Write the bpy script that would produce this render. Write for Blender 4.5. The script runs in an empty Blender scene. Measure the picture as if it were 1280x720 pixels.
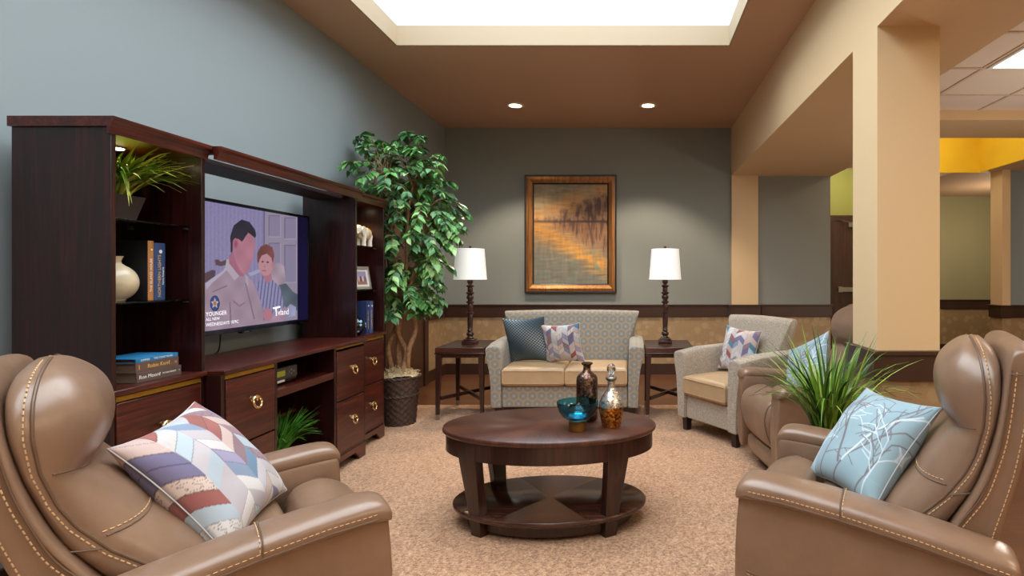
import bpy, bmesh, math, random
import numpy as np
from mathutils import Vector, Matrix, Euler, noise

R = math.radians
PI = math.pi
C = bpy.context.scene.collection

# ---------------------------------------------------------------- helpers
def lin(c):
    c = c / 255.0
    return c / 12.92 if c <= 0.04045 else ((c + 0.055) / 1.055) ** 2.4

def rgb(r, g, b):
    return (lin(r), lin(g), lin(b), 1.0)

class NT:
    """small node tree writer"""
    def __init__(self, name):
        self.m = bpy.data.materials.new(name)
        self.m.use_nodes = True
        self.t = self.m.node_tree
        self.b = self.t.nodes['Principled BSDF']
    def n(self, kind, **kw):
        nd = self.t.nodes.new(kind)
        for k, v in kw.items():
            setattr(nd, k, v)
        return nd
    def l(self, a, b):
        self.t.links.new(a, b)
    def val(self, sock, v):
        if hasattr(v, 'default_value') or hasattr(v, 'is_output'):
            self.l(v, sock)
        else:
            sock.default_value = v
    def math(self, op, a, b=None, c=None, clamp=False):
        nd = self.n('ShaderNodeMath', operation=op)
        nd.use_clamp = clamp
        self.val(nd.inputs[0], a)
        if b is not None: self.val(nd.inputs[1], b)
        if c is not None: self.val(nd.inputs[2], c)
        return nd.outputs[0]
    def coords(self, kind='Object', scale=(1, 1, 1), rot=(0, 0, 0), loc=(0, 0, 0)):
        tc = self.n('ShaderNodeTexCoord')
        mp = self.n('ShaderNodeMapping')
        mp.inputs['Scale'].default_value = scale
        mp.inputs['Rotation'].default_value = rot
        mp.inputs['Location'].default_value = loc
        self.l(tc.outputs[kind], mp.inputs['Vector'])
        return mp.outputs[0]
    def noise(self, vec, scale=5, detail=3, rough=0.5, dist=0.0):
        nd = self.n('ShaderNodeTexNoise')
        self.l(vec, nd.inputs['Vector'])
        nd.inputs['Scale'].default_value = scale
        nd.inputs['Detail'].default_value = detail
        nd.inputs['Roughness'].default_value = rough
        nd.inputs['Distortion'].default_value = dist
        return nd.outputs[0]
    def ramp(self, fac, stops, interp='LINEAR'):
        nd = self.n('ShaderNodeValToRGB')
        nd.color_ramp.interpolation = interp
        els = nd.color_ramp.elements
        while len(els) < len(stops): els.new(0.5)
        for e, (p, c) in zip(els, stops):
            e.position = p
            e.color = c
        self.l(fac, nd.inputs[0])
        return nd.outputs[0]
    def mix(self, fac, a, b, mode='MIX'):
        nd = self.n('ShaderNodeMix', data_type='RGBA', blend_type=mode)
        self.val(nd.inputs[0], fac)
        self.val(nd.inputs[6], a)
        self.val(nd.inputs[7], b)
        return nd.outputs[2]
    def bump(self, h, strength=0.2, dist=0.01):
        nd = self.n('ShaderNodeBump')
        nd.inputs['Strength'].default_value = strength
        nd.inputs['Distance'].default_value = dist
        self.l(h, nd.inputs['Height'])
        self.l(nd.outputs[0], self.b.inputs['Normal'])
    def set(self, **kw):
        for k, v in kw.items():
            self.val(self.b.inputs[k.replace('_', ' ')], v)
        return self

def simple(name, col, rough=0.5, metal=0.0, spec=0.5, nscale=None, namt=0.06, bump=0.0, **kw):
    """principled with a faint procedural mottling"""
    t = NT(name)
    t.set(Roughness=rough, Metallic=metal)
    t.b.inputs['Specular IOR Level'].default_value = spec
    sc = nscale or 30
    nz = t.noise(t.coords(), sc, 3)
    lo = tuple(max(0, c * (1 - namt)) for c in col[:3]) + (1,)
    hi = tuple(min(1, c * (1 + namt)) for c in col[:3]) + (1,)
    t.l(t.ramp(nz, [(0.3, lo), (0.7, hi)]), t.b.inputs['Base Color'])
    if bump: t.bump(nz, bump, 0.004)
    t.set(**kw)
    return t.m

def wood(name, dark, mid, light, axis='z', rough=0.3, scale=1.0, coat=0.15):
    t = NT(name)
    s = {'x': (1.2, 22, 22), 'y': (22, 1.2, 22), 'z': (22, 22, 1.2)}[axis]
    v = t.coords('Object', tuple(k * scale for k in s))
    n1 = t.noise(v, 1.6, 5, 0.62, 1.2)
    n2 = t.noise(v, 6.0, 3, 0.5, 0.3)
    f = t.math('ADD', t.math('MULTIPLY', n1, 0.75), t.math('MULTIPLY', n2, 0.25))
    t.l(t.ramp(f, [(0.33, dark), (0.5, mid), (0.68, light)]), t.b.inputs['Base Color'])
    t.set(Roughness=rough)
    t.b.inputs['Coat Weight'].default_value = coat
    t.b.inputs['Coat Roughness'].default_value = 0.15
    t.bump(n2, 0.06, 0.002)
    return t.m

def emit(name, col, strength):
    t = NT(name)
    t.set(Base_Color=(0.8, 0.8, 0.8, 1), Roughness=0.5)
    t.b.inputs['Emission Color'].default_value = col
    t.b.inputs['Emission Strength'].default_value = strength
    return t.m

def vcol(name, rough=0.8, metal=0.0, emission=0.0, bump=0.0, sheen=0.0, nscale=300):
    t = NT(name)
    a = t.n('ShaderNodeAttribute', attribute_name='Col')
    t.l(a.outputs['Color'], t.b.inputs['Base Color'])
    t.set(Roughness=rough, Metallic=metal)
    if emission:
        t.b.inputs['Base Color'].default_value = (0.01, 0.01, 0.01, 1)
        t.t.links.remove(t.b.inputs['Base Color'].links[0])
        t.l(a.outputs['Color'], t.b.inputs['Emission Color'])
        t.b.inputs['Emission Strength'].default_value = emission
    if sheen: t.b.inputs['Sheen Weight'].default_value = sheen
    if bump: t.bump(t.noise(t.coords(), nscale, 2), bump, 0.002)
    return t.m

class MB:
    """mesh builder: several shapes collected into ONE mesh object"""
    def __init__(self):
        self.v, self.f, self.mi = [], [], []
    def add(self, vs, fs, m=0):
        o = len(self.v)
        self.v += [tuple(p) for p in vs]
        self.f += [tuple(i + o for i in f) for f in fs]
        self.mi += [m] * len(fs)
        return self
    def box(self, x0, x1, y0, y1, z0, z1, m=0, mat=None):
        vs = [(x, y, z) for x in (x0, x1) for y in (y0, y1) for z in (z0, z1)]
        if mat is not None: vs = [mat @ Vector(p) for p in vs]
        return self.add(vs, [(0, 1, 3, 2), (4, 6, 7, 5), (0, 4, 5, 1), (2, 3, 7, 6), (0, 2, 6, 4), (1, 5, 7, 3)], m)
    def prism(self, poly, axis, a0, a1, m=0, mat=None):
        def P(a, p, q):
            return {'x': (a, p, q), 'y': (p, a, q), 'z': (p, q, a)}[axis]
        n = len(poly)
        vs = [P(a0, *p) for p in poly] + [P(a1, *p) for p in poly]
        if mat is not None: vs = [mat @ Vector(p) for p in vs]
        fs = [tuple(range(n))[::-1], tuple(range(n, 2 * n))]
        fs += [(i, (i + 1) % n, n + (i + 1) % n, n + i) for i in range(n)]
        return self.add(vs, fs, m)
    def lathe(self, prof, seg=32, c=(0, 0, 0), m=0, mat=None, sx=1, sy=1):
        vs, fs, rings = [], [], []
        for r, z in prof:
            if r < 1e-6:
                rings.append([len(vs)]); vs.append((c[0], c[1], c[2] + z))
            else:
                rings.append(list(range(len(vs), len(vs) + seg)))
                for k in range(seg):
                    a = 2 * PI * k / seg
                    vs.append((c[0] + r * sx * math.cos(a), c[1] + r * sy * math.sin(a), c[2] + z))
        for A, B in zip(rings, rings[1:]):
            for k in range(seg):
                k2 = (k + 1) % seg
                if len(A) == 1 and len(B) == 1: continue
                if len(A) == 1: fs.append((A[0], B[k2], B[k]))
                elif len(B) == 1: fs.append((A[k], A[k2], B[0]))
                else: fs.append((A[k], A[k2], B[k2], B[k]))
        if prof[0] != prof[-1]:
            if len(rings[0]) > 1: fs.append(tuple(rings[0][::-1]))
            if len(rings[-1]) > 1: fs.append(tuple(rings[-1]))
        if mat is not None: vs = [mat @ Vector(p) for p in vs]
        return self.add(vs, fs, m)
    def tube(self, path, r, seg=8, closed=False, m=0, flat=None):
        path = [Vector(p) for p in path]
        n = len(path)
        rr = r if isinstance(r, (list, tuple)) else [r] * n
        vs, fs = [], []
        up = None
        for i, p in enumerate(path):
            a = path[(i - 1) % n] if (closed or i > 0) else p
            b = path[(i + 1) % n] if (closed or i < n - 1) else p
            d = (b - a).normalized()
            if up is None:
                up = Vector((0, 0, 1)) if abs(d.z) < 0.9 else Vector((1, 0, 0))
            s = d.cross(up)
            if s.length < 1e-5: s = d.orthogonal()
            s.normalize()
            up = s.cross(d).normalized()
            for k in range(seg):
                t = 2 * PI * k / seg
                vs.append(p + (s * math.cos(t) + up * math.sin(t)) * rr[i])
        for i in range(n if closed else n - 1):
            j = (i + 1) % n
            for k in range(seg):
                k2 = (k + 1) % seg
                fs.append((i * seg + k, i * seg + k2, j * seg + k2, j * seg + k))
        if not closed:
            fs.append(tuple(range(seg))[::-1])
            fs.append(tuple(range((n - 1) * seg, n * seg)))
        return self.add(vs, fs, m)
    def loft(self, secs, m=0, cap=True):
        n = len(secs[0])
        vs = [p for s in secs for p in s]
        fs = []
        for i in range(len(secs) - 1):
            for k in range(n):
                k2 = (k + 1) % n
                fs.append((i * n + k, i * n + k2, (i + 1) * n + k2, (i + 1) * n + k))
        if cap:
            for s, rev in ((0, True), (len(secs) - 1, False)):
                c = sum((Vector(p) for p in secs[s]), Vector()) / n
                ci = len(vs); vs.append(tuple(c))
                for k in range(n):
                    k2 = (k + 1) % n
                    a, b = s * n + k, s * n + k2
                    fs.append((b, a, ci) if rev else (a, b, ci))
        return self.add(vs, fs, m)
    def grid(self, pts, m=0, wrap_u=False):
        nu, nv = len(pts), len(pts[0])
        vs = [p for row in pts for p in row]
        fs = []
        for i in range(nu if wrap_u else nu - 1):
            for j in range(nv - 1):
                i2 = (i + 1) % nu
                fs.append((i * nv + j, i2 * nv + j, i2 * nv + j + 1, i * nv + j + 1))
        return self.add(vs, fs, m)
    def build(self, name, mats, parent=None, smooth=35, bevel=0, bseg=2, sub=0, loc=None, rot=None, weld=False, recalc=True):
        me = bpy.data.meshes.new(name)
        me.from_pydata(self.v, [], self.f)
        if not isinstance(mats, (list, tuple)): mats = [mats]
        for mm in mats: me.materials.append(mm)
        if len(mats) > 1: me.polygons.foreach_set('material_index', self.mi)
        if recalc or weld:
            bm = bmesh.new(); bm.from_mesh(me)
            if weld: bmesh.ops.remove_doubles(bm, verts=bm.verts, dist=1e-5)
            if recalc: bmesh.ops.recalc_face_normals(bm, faces=bm.faces)
            bm.to_mesh(me); bm.free()
        if smooth is not None:
            me.polygons.foreach_set('use_smooth', [True] * len(me.polygons))
            if smooth < 179: me.set_sharp_from_angle(angle=R(smooth))
        me.update()
        o = bpy.data.objects.new(name, me)
        C.objects.link(o)
        if parent is not None: o.parent = parent
        if loc is not None: o.location = loc
        if rot is not None: o.rotation_euler = rot
        if bevel:
            b = o.modifiers.new('bevel', 'BEVEL')
            b.width = bevel; b.segments = bseg; b.limit_method = 'ANGLE'; b.angle_limit = R(40)
        if sub:
            s = o.modifiers.new('sub', 'SUBSURF'); s.levels = sub; s.render_levels = sub
        return o

def tag(o, label=None, cat=None, group=None, kind=None):
    if label: o['label'] = label
    if cat: o['category'] = cat
    if group: o['group'] = group
    if kind: o['kind'] = kind
    return o

def thing(name, label, cat, loc=(0, 0, 0), rotz=0.0, group=None):
    o = bpy.data.objects.new(name, None)
    o.empty_display_size = 0.1
    C.objects.link(o)
    o.location = loc
    o.rotation_euler = (0, 0, rotz)
    return tag(o, label, cat, group)

def struct(name, mb, mat, **kw):
    return tag(mb.build(name, mat, **kw), kind='structure')

def copy_thing(root, label, loc, rotz=None):
    """copy of a thing with copies of its parts and sub-parts"""
    r = root.copy(); C.objects.link(r)
    r.location = loc
    if rotz is not None: r.rotation_euler = (0, 0, rotz)
    r['label'] = label
    for ch in list(root.children):
        c = ch.copy(); C.objects.link(c); c.parent = r
        for g in list(ch.children):
            d = g.copy(); C.objects.link(d); d.parent = c
    return r

def paint(o, cols):
    """per-vertex pattern colours (linear rgb array, n x 3)"""
    a = o.data.color_attributes.new('Col', 'FLOAT_COLOR', 'POINT')
    n = len(o.data.vertices)
    buf = np.ones((n, 4), dtype=np.float32)
    buf[:, :3] = cols
    a.data.foreach_set('color', buf.ravel())

def nlin(a):
    a = np.asarray(a, float) / 255.0
    return np.where(a <= 0.04045, a / 12.92, ((a + 0.055) / 1.055) ** 2.4)

def text(name, s, size, mat, parent, M, align='CENTER', extrude=0.0004):
    cu = bpy.data.curves.new(name, 'FONT')
    cu.body = s; cu.size = size; cu.align_x = align; cu.align_y = 'CENTER'; cu.extrude = extrude
    cu.resolution_u = 3
    tmp = bpy.data.objects.new(name + '_tmp', cu)
    C.objects.link(tmp)
    dg = bpy.context.evaluated_depsgraph_get(); dg.update()
    me = bpy.data.meshes.new_from_object(tmp.evaluated_get(dg))
    bpy.data.objects.remove(tmp)
    me.materials.clear(); me.materials.append(mat)
    o = bpy.data.objects.new(name, me)
    C.objects.link(o); o.parent = parent; o.matrix_local = M
    return o

def box_uv(o):
    me = o.data
    uv = me.uv_layers.new(name='UVMap')
    for p in me.polygons:
        nx, ny, nz = (abs(c) for c in p.normal)
        for li in p.loop_indices:
            co = me.vertices[me.loops[li].vertex_index].co
            if ny >= nx and ny >= nz * 0.8: q = (co.x, co.z)
            elif nx >= nz: q = (co.y + 0.02, co.z)
            else: q = (co.x, co.y + 0.3)
            uv.data[li].uv = q

def catmull(pts, n=6, closed=False):
    pts = [Vector(p) for p in pts]
    out = []
    N = len(pts)
    for i in range(N if closed else N - 1):
        p0 = pts[(i - 1) % N] if (closed or i > 0) else pts[i] * 2 - pts[i + 1]
        p1 = pts[i]; p2 = pts[(i + 1) % N]
        p3 = pts[(i + 2) % N] if (closed or i + 2 < N) else p2 * 2 - p1
        for k in range(n):
            t = k / n
            out.append(0.5 * ((2 * p1) + (p2 - p0) * t + (2 * p0 - 5 * p1 + 4 * p2 - p3) * t * t + (3 * p1 - p0 - 3 * p2 + p3) * t ** 3))
    if not closed: out.append(pts[-1])
    return out

def interp(xs, ys, x):
    return float(np.interp(x, xs, ys))

# ---------------------------------------------------------------- materials
MAH = [rgb(20, 6, 7), rgb(36, 11, 11), rgb(64, 22, 18)]
M = {}
M['mahogany_v'] = wood('mahogany_vertical', *MAH, axis='z', rough=0.32)  # darker than mahogany_along: shade on sides and interior put into the colour
M['mahogany_y'] = wood('mahogany_along', rgb(38, 11, 9), rgb(68, 24, 17), rgb(106, 43, 28), axis='y', rough=0.3)
M['mahogany_x'] = wood('mahogany_across', *MAH, axis='x', rough=0.3)
M['walnut_top'] = wood('walnut_top', rgb(42, 24, 19), rgb(66, 38, 29), rgb(90, 54, 41), axis='x', rough=0.22, scale=0.8, coat=0.3)
M['walnut_leg'] = wood('walnut_leg', rgb(34, 17, 13), rgb(50, 26, 20), rgb(70, 38, 29), axis='z', rough=0.3)
M['espresso'] = simple('espresso_legs', rgb(38, 24, 20), 0.4)
M['brass'] = simple('polished_brass', rgb(236, 208, 156), 0.16, 1.0)
M['gold_strip'] = simple('brushed_gold_strip', rgb(176, 132, 40), 0.4, 0.6)
M['black_plastic'] = simple('black_plastic', rgb(14, 14, 16), 0.3)
M['black_gloss'] = simple('black_gloss', rgb(8, 8, 12), 0.12)
M['steel'] = simple('brushed_steel', rgb(170, 165, 158), 0.35, 1.0)
M['bronze'] = simple('dark_bronze', rgb(70, 52, 40), 0.35, 0.8)
M['white_print'] = simple('white_print', rgb(232, 228, 220), 0.6)
M['gold_print'] = simple('gold_print', rgb(214, 176, 100), 0.5)

def paint_mat(name, col, rough=0.75):
    t = NT(name)
    nz = t.noise(t.coords(), 220, 2)
    t.set(Base_Color=col, Roughness=rough)
    t.bump(nz, 0.03, 0.002)
    return t.m
M['wall_blue'] = paint_mat('blue_grey_wall_paint', rgb(143, 152, 155))
M['wall_slate'] = paint_mat('slate_wall_paint', rgb(138, 140, 134))
M['wall_olive'] = paint_mat('olive_wall_paint', rgb(160, 152, 120))
M['wall_green'] = paint_mat('green_wall_paint', rgb(152, 156, 84))
M['ceiling_tan'] = paint_mat('tan_ceiling_paint', rgb(194, 158, 132))
M['beam_tan'] = paint_mat('tan_beam_paint', rgb(222, 192, 150))
M['cream'] = paint_mat('cream_paint', rgb(172, 152, 126))
M['shaft'] = paint_mat('shaft_paint', rgb(192, 197, 198))
M['white'] = paint_mat('white_paint', rgb(238, 238, 236))
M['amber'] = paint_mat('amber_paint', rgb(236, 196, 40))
M['trim_brown'] = simple('brown_trim', rgb(62, 38, 28), 0.42, nscale=8, namt=0.1)
M['door_brown'] = wood('brown_door', rgb(52, 30, 20), rgb(72, 43, 28), rgb(90, 56, 36), axis='z', rough=0.4)

def wallpaper():
    t = NT('gold_dot_wallpaper')
    v = t.coords('Object', (1, 1, 1))
    w = t.n('ShaderNodeTexVoronoi'); w.inputs['Scale'].default_value = 11
    t.l(v, w.inputs['Vector'])
    disc = t.ramp(w.outputs['Distance'], [(0.42, (1, 1, 1, 1)), (0.47, (0, 0, 0, 1))])
    var = t.n('ShaderNodeSeparateColor'); t.l(w.outputs['Color'], var.inputs[0])
    f = t.math('MULTIPLY', disc, var.outputs[0])
    nz = t.noise(v, 60, 2)
    base = t.mix(nz, rgb(150, 122, 88), rgb(166, 137, 102))
    t.l(t.mix(t.math('MULTIPLY', f, 0.75), base, rgb(184, 156, 120)), t.b.inputs['Base Color'])
    t.set(Roughness=0.55)
    return t.m
M['wallpaper'] = wallpaper()

def carpet():
    t = NT('beige_carpet')
    v = t.coords('Object')
    a = t.noise(v, 75, 3, 0.7)
    b = t.noise(v, 260, 2, 0.6)
    f = t.math('ADD', t.math('MULTIPLY', a, 0.6), t.math('MULTIPLY', b, 0.4))
    t.l(t.ramp(f, [(0.36, rgb(108, 72, 52)), (0.47, rgb(164, 122, 93)), (0.56, rgb(192, 150, 117)), (0.66, rgb(218, 180, 147))]), t.b.inputs['Base Color'])
    t.set(Roughness=0.95)
    t.b.inputs['Sheen Weight'].default_value = 0.15
    t.bump(f, 0.5, 0.006)
    return t.m
M['carpet'] = carpet()

def plank_floor():
    t = NT('wood_plank_floor')
    v = t.coords('Object')
    br = t.n('ShaderNodeTexBrick')
    t.l(v, br.inputs['Vector'])
    br.inputs['Color1'].default_value = rgb(98, 62, 40)
    br.inputs['Color2'].default_value = rgb(82, 49, 32)
    br.inputs['Mortar'].default_value = rgb(70, 34, 20)
    br.inputs['Scale'].default_value = 1.0
    br.inputs['Mortar Size'].default_value = 0.002
    br.inputs['Brick Width'].default_value = 1.2
    br.inputs['Row Height'].default_value = 0.12
    g = t.noise(t.coords('Object', (2, 40, 1)), 2, 4, 0.6, 0.5)
    t.l(t.mix(0.35, br.outputs[0], t.ramp(g, [(0.3, rgb(70, 38, 24)), (0.7, rgb(124, 78, 50))])), t.b.inputs['Base Color'])
    t.set(Roughness=0.3)
    return t.m
M['plank'] = plank_floor()

def leather():
    t = NT('taupe_leather')
    v = t.coords('Object')
    nz = t.noise(v, 9, 4, 0.6)
    pores = t.n('ShaderNodeTexVoronoi'); pores.inputs['Scale'].default_value = 420
    t.l(v, pores.inputs['Vector'])
    t.l(t.ramp(nz, [(0.3, rgb(126, 97, 77)), (0.7, rgb(140, 110, 89))]), t.b.inputs['Base Color'])
    t.set(Roughness=0.31)
    t.b.inputs['Specular IOR Level'].default_value = 0.65
    wr = t.noise(t.coords('Object', (1, 1, 1)), 26, 2, 0.5, 0.6)
    h = t.math('ADD', t.math('MULTIPLY', pores.outputs['Distance'], 0.15), t.math('MULTIPLY', wr, 0.8))
    t.bump(h, 0.12, 0.006)
    return t.m
M['leather'] = leather()
M['piping'] = simple('leather_piping', rgb(104, 80, 63), 0.4)
M['thread'] = simple('pale_thread', rgb(214, 176, 132), 0.7)

def hex_fabric():
    t = NT('hexagon_medallion_fabric')
    tc = t.n('ShaderNodeTexCoord')
    sp = t.n('ShaderNodeSeparateXYZ'); t.l(tc.outputs['UV'], sp.inputs[0])
    P = 0.078
    u = t.math('DIVIDE', sp.outputs[0], P)
    w = t.math('DIVIDE', sp.outputs[1], P * 1.7320508)
    def d(ou, ow):
        a = t.math('SUBTRACT', t.math('FRACT', t.math('ADD', u, 100 + ou)), 0.5)
        b = t.math('MULTIPLY', t.math('SUBTRACT', t.math('FRACT', t.math('ADD', w, 100 + ow)), 0.5), 1.7320508)
        return t.math('SQRT', t.math('ADD', t.math('MULTIPLY', a, a), t.math('MULTIPLY', b, b)))
    r = t.math('MINIMUM', d(0, 0), d(0.5, 0.5))
    nz = t.noise(tc.outputs['Object'], 420, 2)
    col = t.ramp(r, [(0.0, rgb(196, 190, 178)), (0.05, rgb(196, 190, 178)), (0.08, rgb(138, 136, 132)), (0.22, rgb(146, 143, 138)),
                     (0.25, rgb(130, 130, 127)), (0.40, rgb(134, 133, 130)), (0.44, rgb(150, 142, 128)), (0.47, rgb(176, 148, 112)), (0.52, rgb(168, 146, 118)), (0.56, rgb(158, 148, 132))])
    t.l(t.mix(t.math('MULTIPLY', nz, 0.35), col, rgb(120, 108, 94)), t.b.inputs['Base Color'])
    t.set(Roughness=0.85)
    t.b.inputs['Sheen Weight'].default_value = 0.2
    t.bump(nz, 0.2, 0.002)
    return t.m
M['hex_fabric'] = hex_fabric()

def tweed():
    t = NT('grey_beige_tweed')
    v = t.coords('Object', (1, 1, 0.12))
    v2 = t.coords('Object', (0.12, 0.12, 1))
    a = t.noise(v, 520, 2); b = t.noise(v2, 520, 2)
    f = t.math('ADD', t.math('MULTIPLY', a, 0.5), t.math('MULTIPLY', b, 0.5))
    t.l(t.ramp(f, [(0.36, rgb(124, 110, 96)), (0.5, rgb(166, 152, 136)), (0.64, rgb(194, 182, 166))]), t.b.inputs['Base Color'])
    t.set(Roughness=0.9)
    t.b.inputs['Sheen Weight'].default_value = 0.2
    t.bump(f, 0.25, 0.002)
    return t.m
M['tweed'] = tweed()
M['vinyl'] = simple('camel_vinyl', rgb(178, 147, 112), 0.42, nscale=12, namt=0.05)
M['pillow_print'] = vcol('printed_cotton', 0.85, bump=0.15, sheen=0.15)
M['satin'] = vcol('navy_satin_with_silver_dots', 0.38, metal=0.35, bump=0.05)
M['canvas'] = vcol('oil_painting_canvas', 0.6, bump=0.3, nscale=160)
M['leaf'] = vcol('glossy_leaf', 0.38)
M['leaf'].node_tree.nodes['Principled BSDF'].inputs['Subsurface Weight'].default_value = 0.0
M['tv_picture'] = vcol('tv_picture', 0.4, emission=0.62)
M['bark'] = simple('pale_brown_bark', rgb(150, 112, 78), 0.8, nscale=40, namt=0.35, bump=0.4)
M['wicker'] = simple('dark_wicker', rgb(70, 52, 45), 0.55, nscale=90, namt=0.4, bump=0.3)
M['moss'] = simple('dry_moss', rgb(186, 162, 126), 0.95, nscale=70, namt=0.4, bump=0.6)
M['shade'] = NT('white_linen_shade').m
def shade_mat():
    t = NT('linen_lamp_shade')
    nz = t.noise(t.coords('Object', (1, 1, 1)), 400, 2)
    t.l(t.ramp(nz, [(0.3, rgb(236, 235, 232)), (0.7, rgb(248, 248, 246))]), t.b.inputs['Base Color'])
    t.set(Roughness=0.9)
    t.b.inputs['Emission Color'].default_value = (1.0, 0.97, 0.92, 1)
    t.b.inputs['Emission Strength'].default_value = 0.32
    return t.m
M['shade'] = shade_mat()

def glass(name, col, rough=0.02, ior=1.45):
    t = NT(name)
    t.set(Base_Color=col, Roughness=rough)
    t.b.inputs['Transmission Weight'].default_value = 1.0
    t.b.inputs['IOR'].default_value = ior
    return t.m
M['clear_glass'] = glass('clear_glass', (0.93, 0.96, 0.96, 1))
M['teal_glass'] = glass('teal_glass', (0.10, 0.52, 0.68, 1))
M['shelf_glass'] = glass('smoked_shelf_glass', (0.55, 0.62, 0.62, 1), 0.03)

def mercury(name, stops, rough=0.14):
    t = NT(name)
    v = t.coords('Object')
    nz = t.noise(v, 70, 4, 0.7)
    t.l(t.ramp(nz, stops), t.b.inputs['Base Color'])
    t.set(Roughness=rough, Metallic=0.9)
    t.bump(nz, 0.5, 0.004)
    return t.m
M['silver_mercury'] = mercury('silver_mercury_glass', [(0.35, rgb(140, 124, 108)), (0.5, rgb(214, 206, 198)), (0.7, rgb(245, 242, 238))], 0.18)
M['amber_mercury'] = mercury('amber_mercury_glass', [(0.38, rgb(92, 44, 10)), (0.5, rgb(206, 124, 40)), (0.62, rgb(250, 204, 120))], 0.16)
M['bronze_mercury'] = mercury('bronze_hammered_glaze', [(0.35, rgb(62, 42, 36)), (0.5, rgb(104, 78, 66)), (0.68, rgb(176, 148, 132))], 0.2)
M['skylight'] = emit('frosted_skylight', (0.84, 0.94, 1.0, 1), 5.9)
M['lamp_warm'] = emit('warm_downlight', (1.0, 0.80, 0.52, 1), 14.0)
M['troffer'] = emit('fluorescent_panel', (1.0, 0.98, 0.92, 1), 5.0)

# ---------------------------------------------------------------- room
XL, YB, ZC, YR = -2.344, 6.95, 3.057, -2.4      # left wall, back wall, ceiling, wall behind
BX0, BX1, ZS = 1.21, 1.90, 2.46                 # beam (soffit) left/right side, underside
XR = 6.4                                        # far right wall
PX0, PX1, PY0, PY1 = 1.21, 1.52, 2.78, 3.09     # pillar
TX0, TX1, TY0, TY1 = -1.888, 0.765, -0.9, 4.46  # skylight tray

mb = MB(); mb.box(XL - 0.1, XR + 0.1, YR - 0.1, 9.2, -0.12, 0.0)
struct('floor', mb, M['plank'], smooth=None)
mb = MB(); mb.box(XL, 1.365, YR, 5.27, 0.0, 0.006)
struct('floor_carpet', mb, M['carpet'], smooth=None)

mb = MB(); mb.box(XL - 0.12, XL, YR - 0.1, YB + 0.12, 0, ZC + 0.1)
struct('wall_left', mb, M['wall_blue'], smooth=None)
mb = MB(); mb.box(XL, 2.443, YB, YB + 0.12, 0, ZC + 0.1)
struct('wall_back', mb, M['wall_slate'], smooth=None)
mb = MB(); mb.box(XL, XR + 0.1, YR - 0.12, YR, 0, ZC + 0.1)
struct('wall_rear', mb, M['wall_olive'], smooth=None)
mb = MB(); mb.box(XR, XR + 0.12, YR, 9.2, 0, ZC + 0.1)
struct('wall_right', mb, M['wall_olive'], smooth=None)

# ceiling slab with the skylight opening
mb = MB()
mb.box(XL, TX0, YR, YB, ZC, ZC + 0.1)
mb.box(TX1, BX1, YR, YB, ZC, ZC + 0.1)
mb.box(TX0, TX1, YR, TY0, ZC, ZC + 0.1)
mb.box(TX0, TX1, TY1, YB, ZC, ZC + 0.1)
struct('ceiling', mb, M['ceiling_tan'], smooth=None)
# cream lip around the opening
mb = MB()
zl = ZC + 0.155
mb.box(TX0 - 0.01, TX0 + 0.006, TY0, TY1, ZC - 0.001, zl)
mb.box(TX1 - 0.006, TX1 + 0.01, TY0, TY1, ZC - 0.001, zl)
mb.box(TX0 + 0.006, TX1 - 0.006, TY1 - 0.006, TY1 + 0.01, ZC - 0.001, zl)
mb.box(TX0 + 0.006, TX1 - 0.006, TY0 - 0.01, TY0 + 0.006, ZC - 0.001, zl)
struct('trim_1', mb, M['cream'], smooth=None)
# white shaft above the lip and the frosted skylight that closes it
mb = MB()
e, zt = 0.06, 4.1
mb.box(TX0 - e - 0.05, TX0 - e, TY0 - e, TY1 + e, zl, zt)
mb.box(TX1 + e, TX1 + e + 0.05, TY0 - e, TY1 + e, zl, zt)
mb.box(TX0 - e - 0.05, TX1 + e + 0.05, TY1 + e, TY1 + e + 0.05, zl, zt)
mb.box(TX0 - e - 0.05, TX1 + e + 0.05, TY0 - e - 0.05, TY0 - e, zl, zt)
mb.box(TX0 - e - 0.05, TX0 - 0.012, TY0 - e, TY1 + e, zl - 0.02, zl)
mb.box(TX1 + 0.012, TX1 + e + 0.05, TY0 - e, TY1 + e, zl - 0.02, zl)
mb.box(TX0 - e, TX1 + e, TY1 + 0.012, TY1 + e + 0.05, zl - 0.02, zl)
mb.box(TX0 - e, TX1 + e, TY0 - e - 0.05, TY0 - 0.012, zl - 0.02, zl)
struct('ceiling_shaft', mb, M['shaft'], smooth=None)
mb = MB(); mb.box(TX0 - e - 0.05, TX1 + e + 0.05, TY0 - e - 0.05, TY1 + e + 0.05, zt, zt + 0.03)
struct('window_1', mb, M['skylight'], smooth=None)

# beam over the pillar row, wide low soffit at its far end, the pillar and the pilaster
mb = MB()
mb.box(BX0, BX1, YR, YB, ZS, ZC)
mb.box(BX1, 2.46, 4.9, YB, ZS, ZC)
struct('wall_right_beam', mb, M['beam_tan'], smooth=None)
mb = MB(); mb.box(PX0, PX1, PY0, PY1, 0, ZS)
struct('pillar', mb, M['beam_tan'], smooth=None)
mb = MB(); mb.box(BX0, 1.535, YB - 0.05, YB, 0, ZS)
struct('pilaster', mb, M['beam_tan'], smooth=None)

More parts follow.
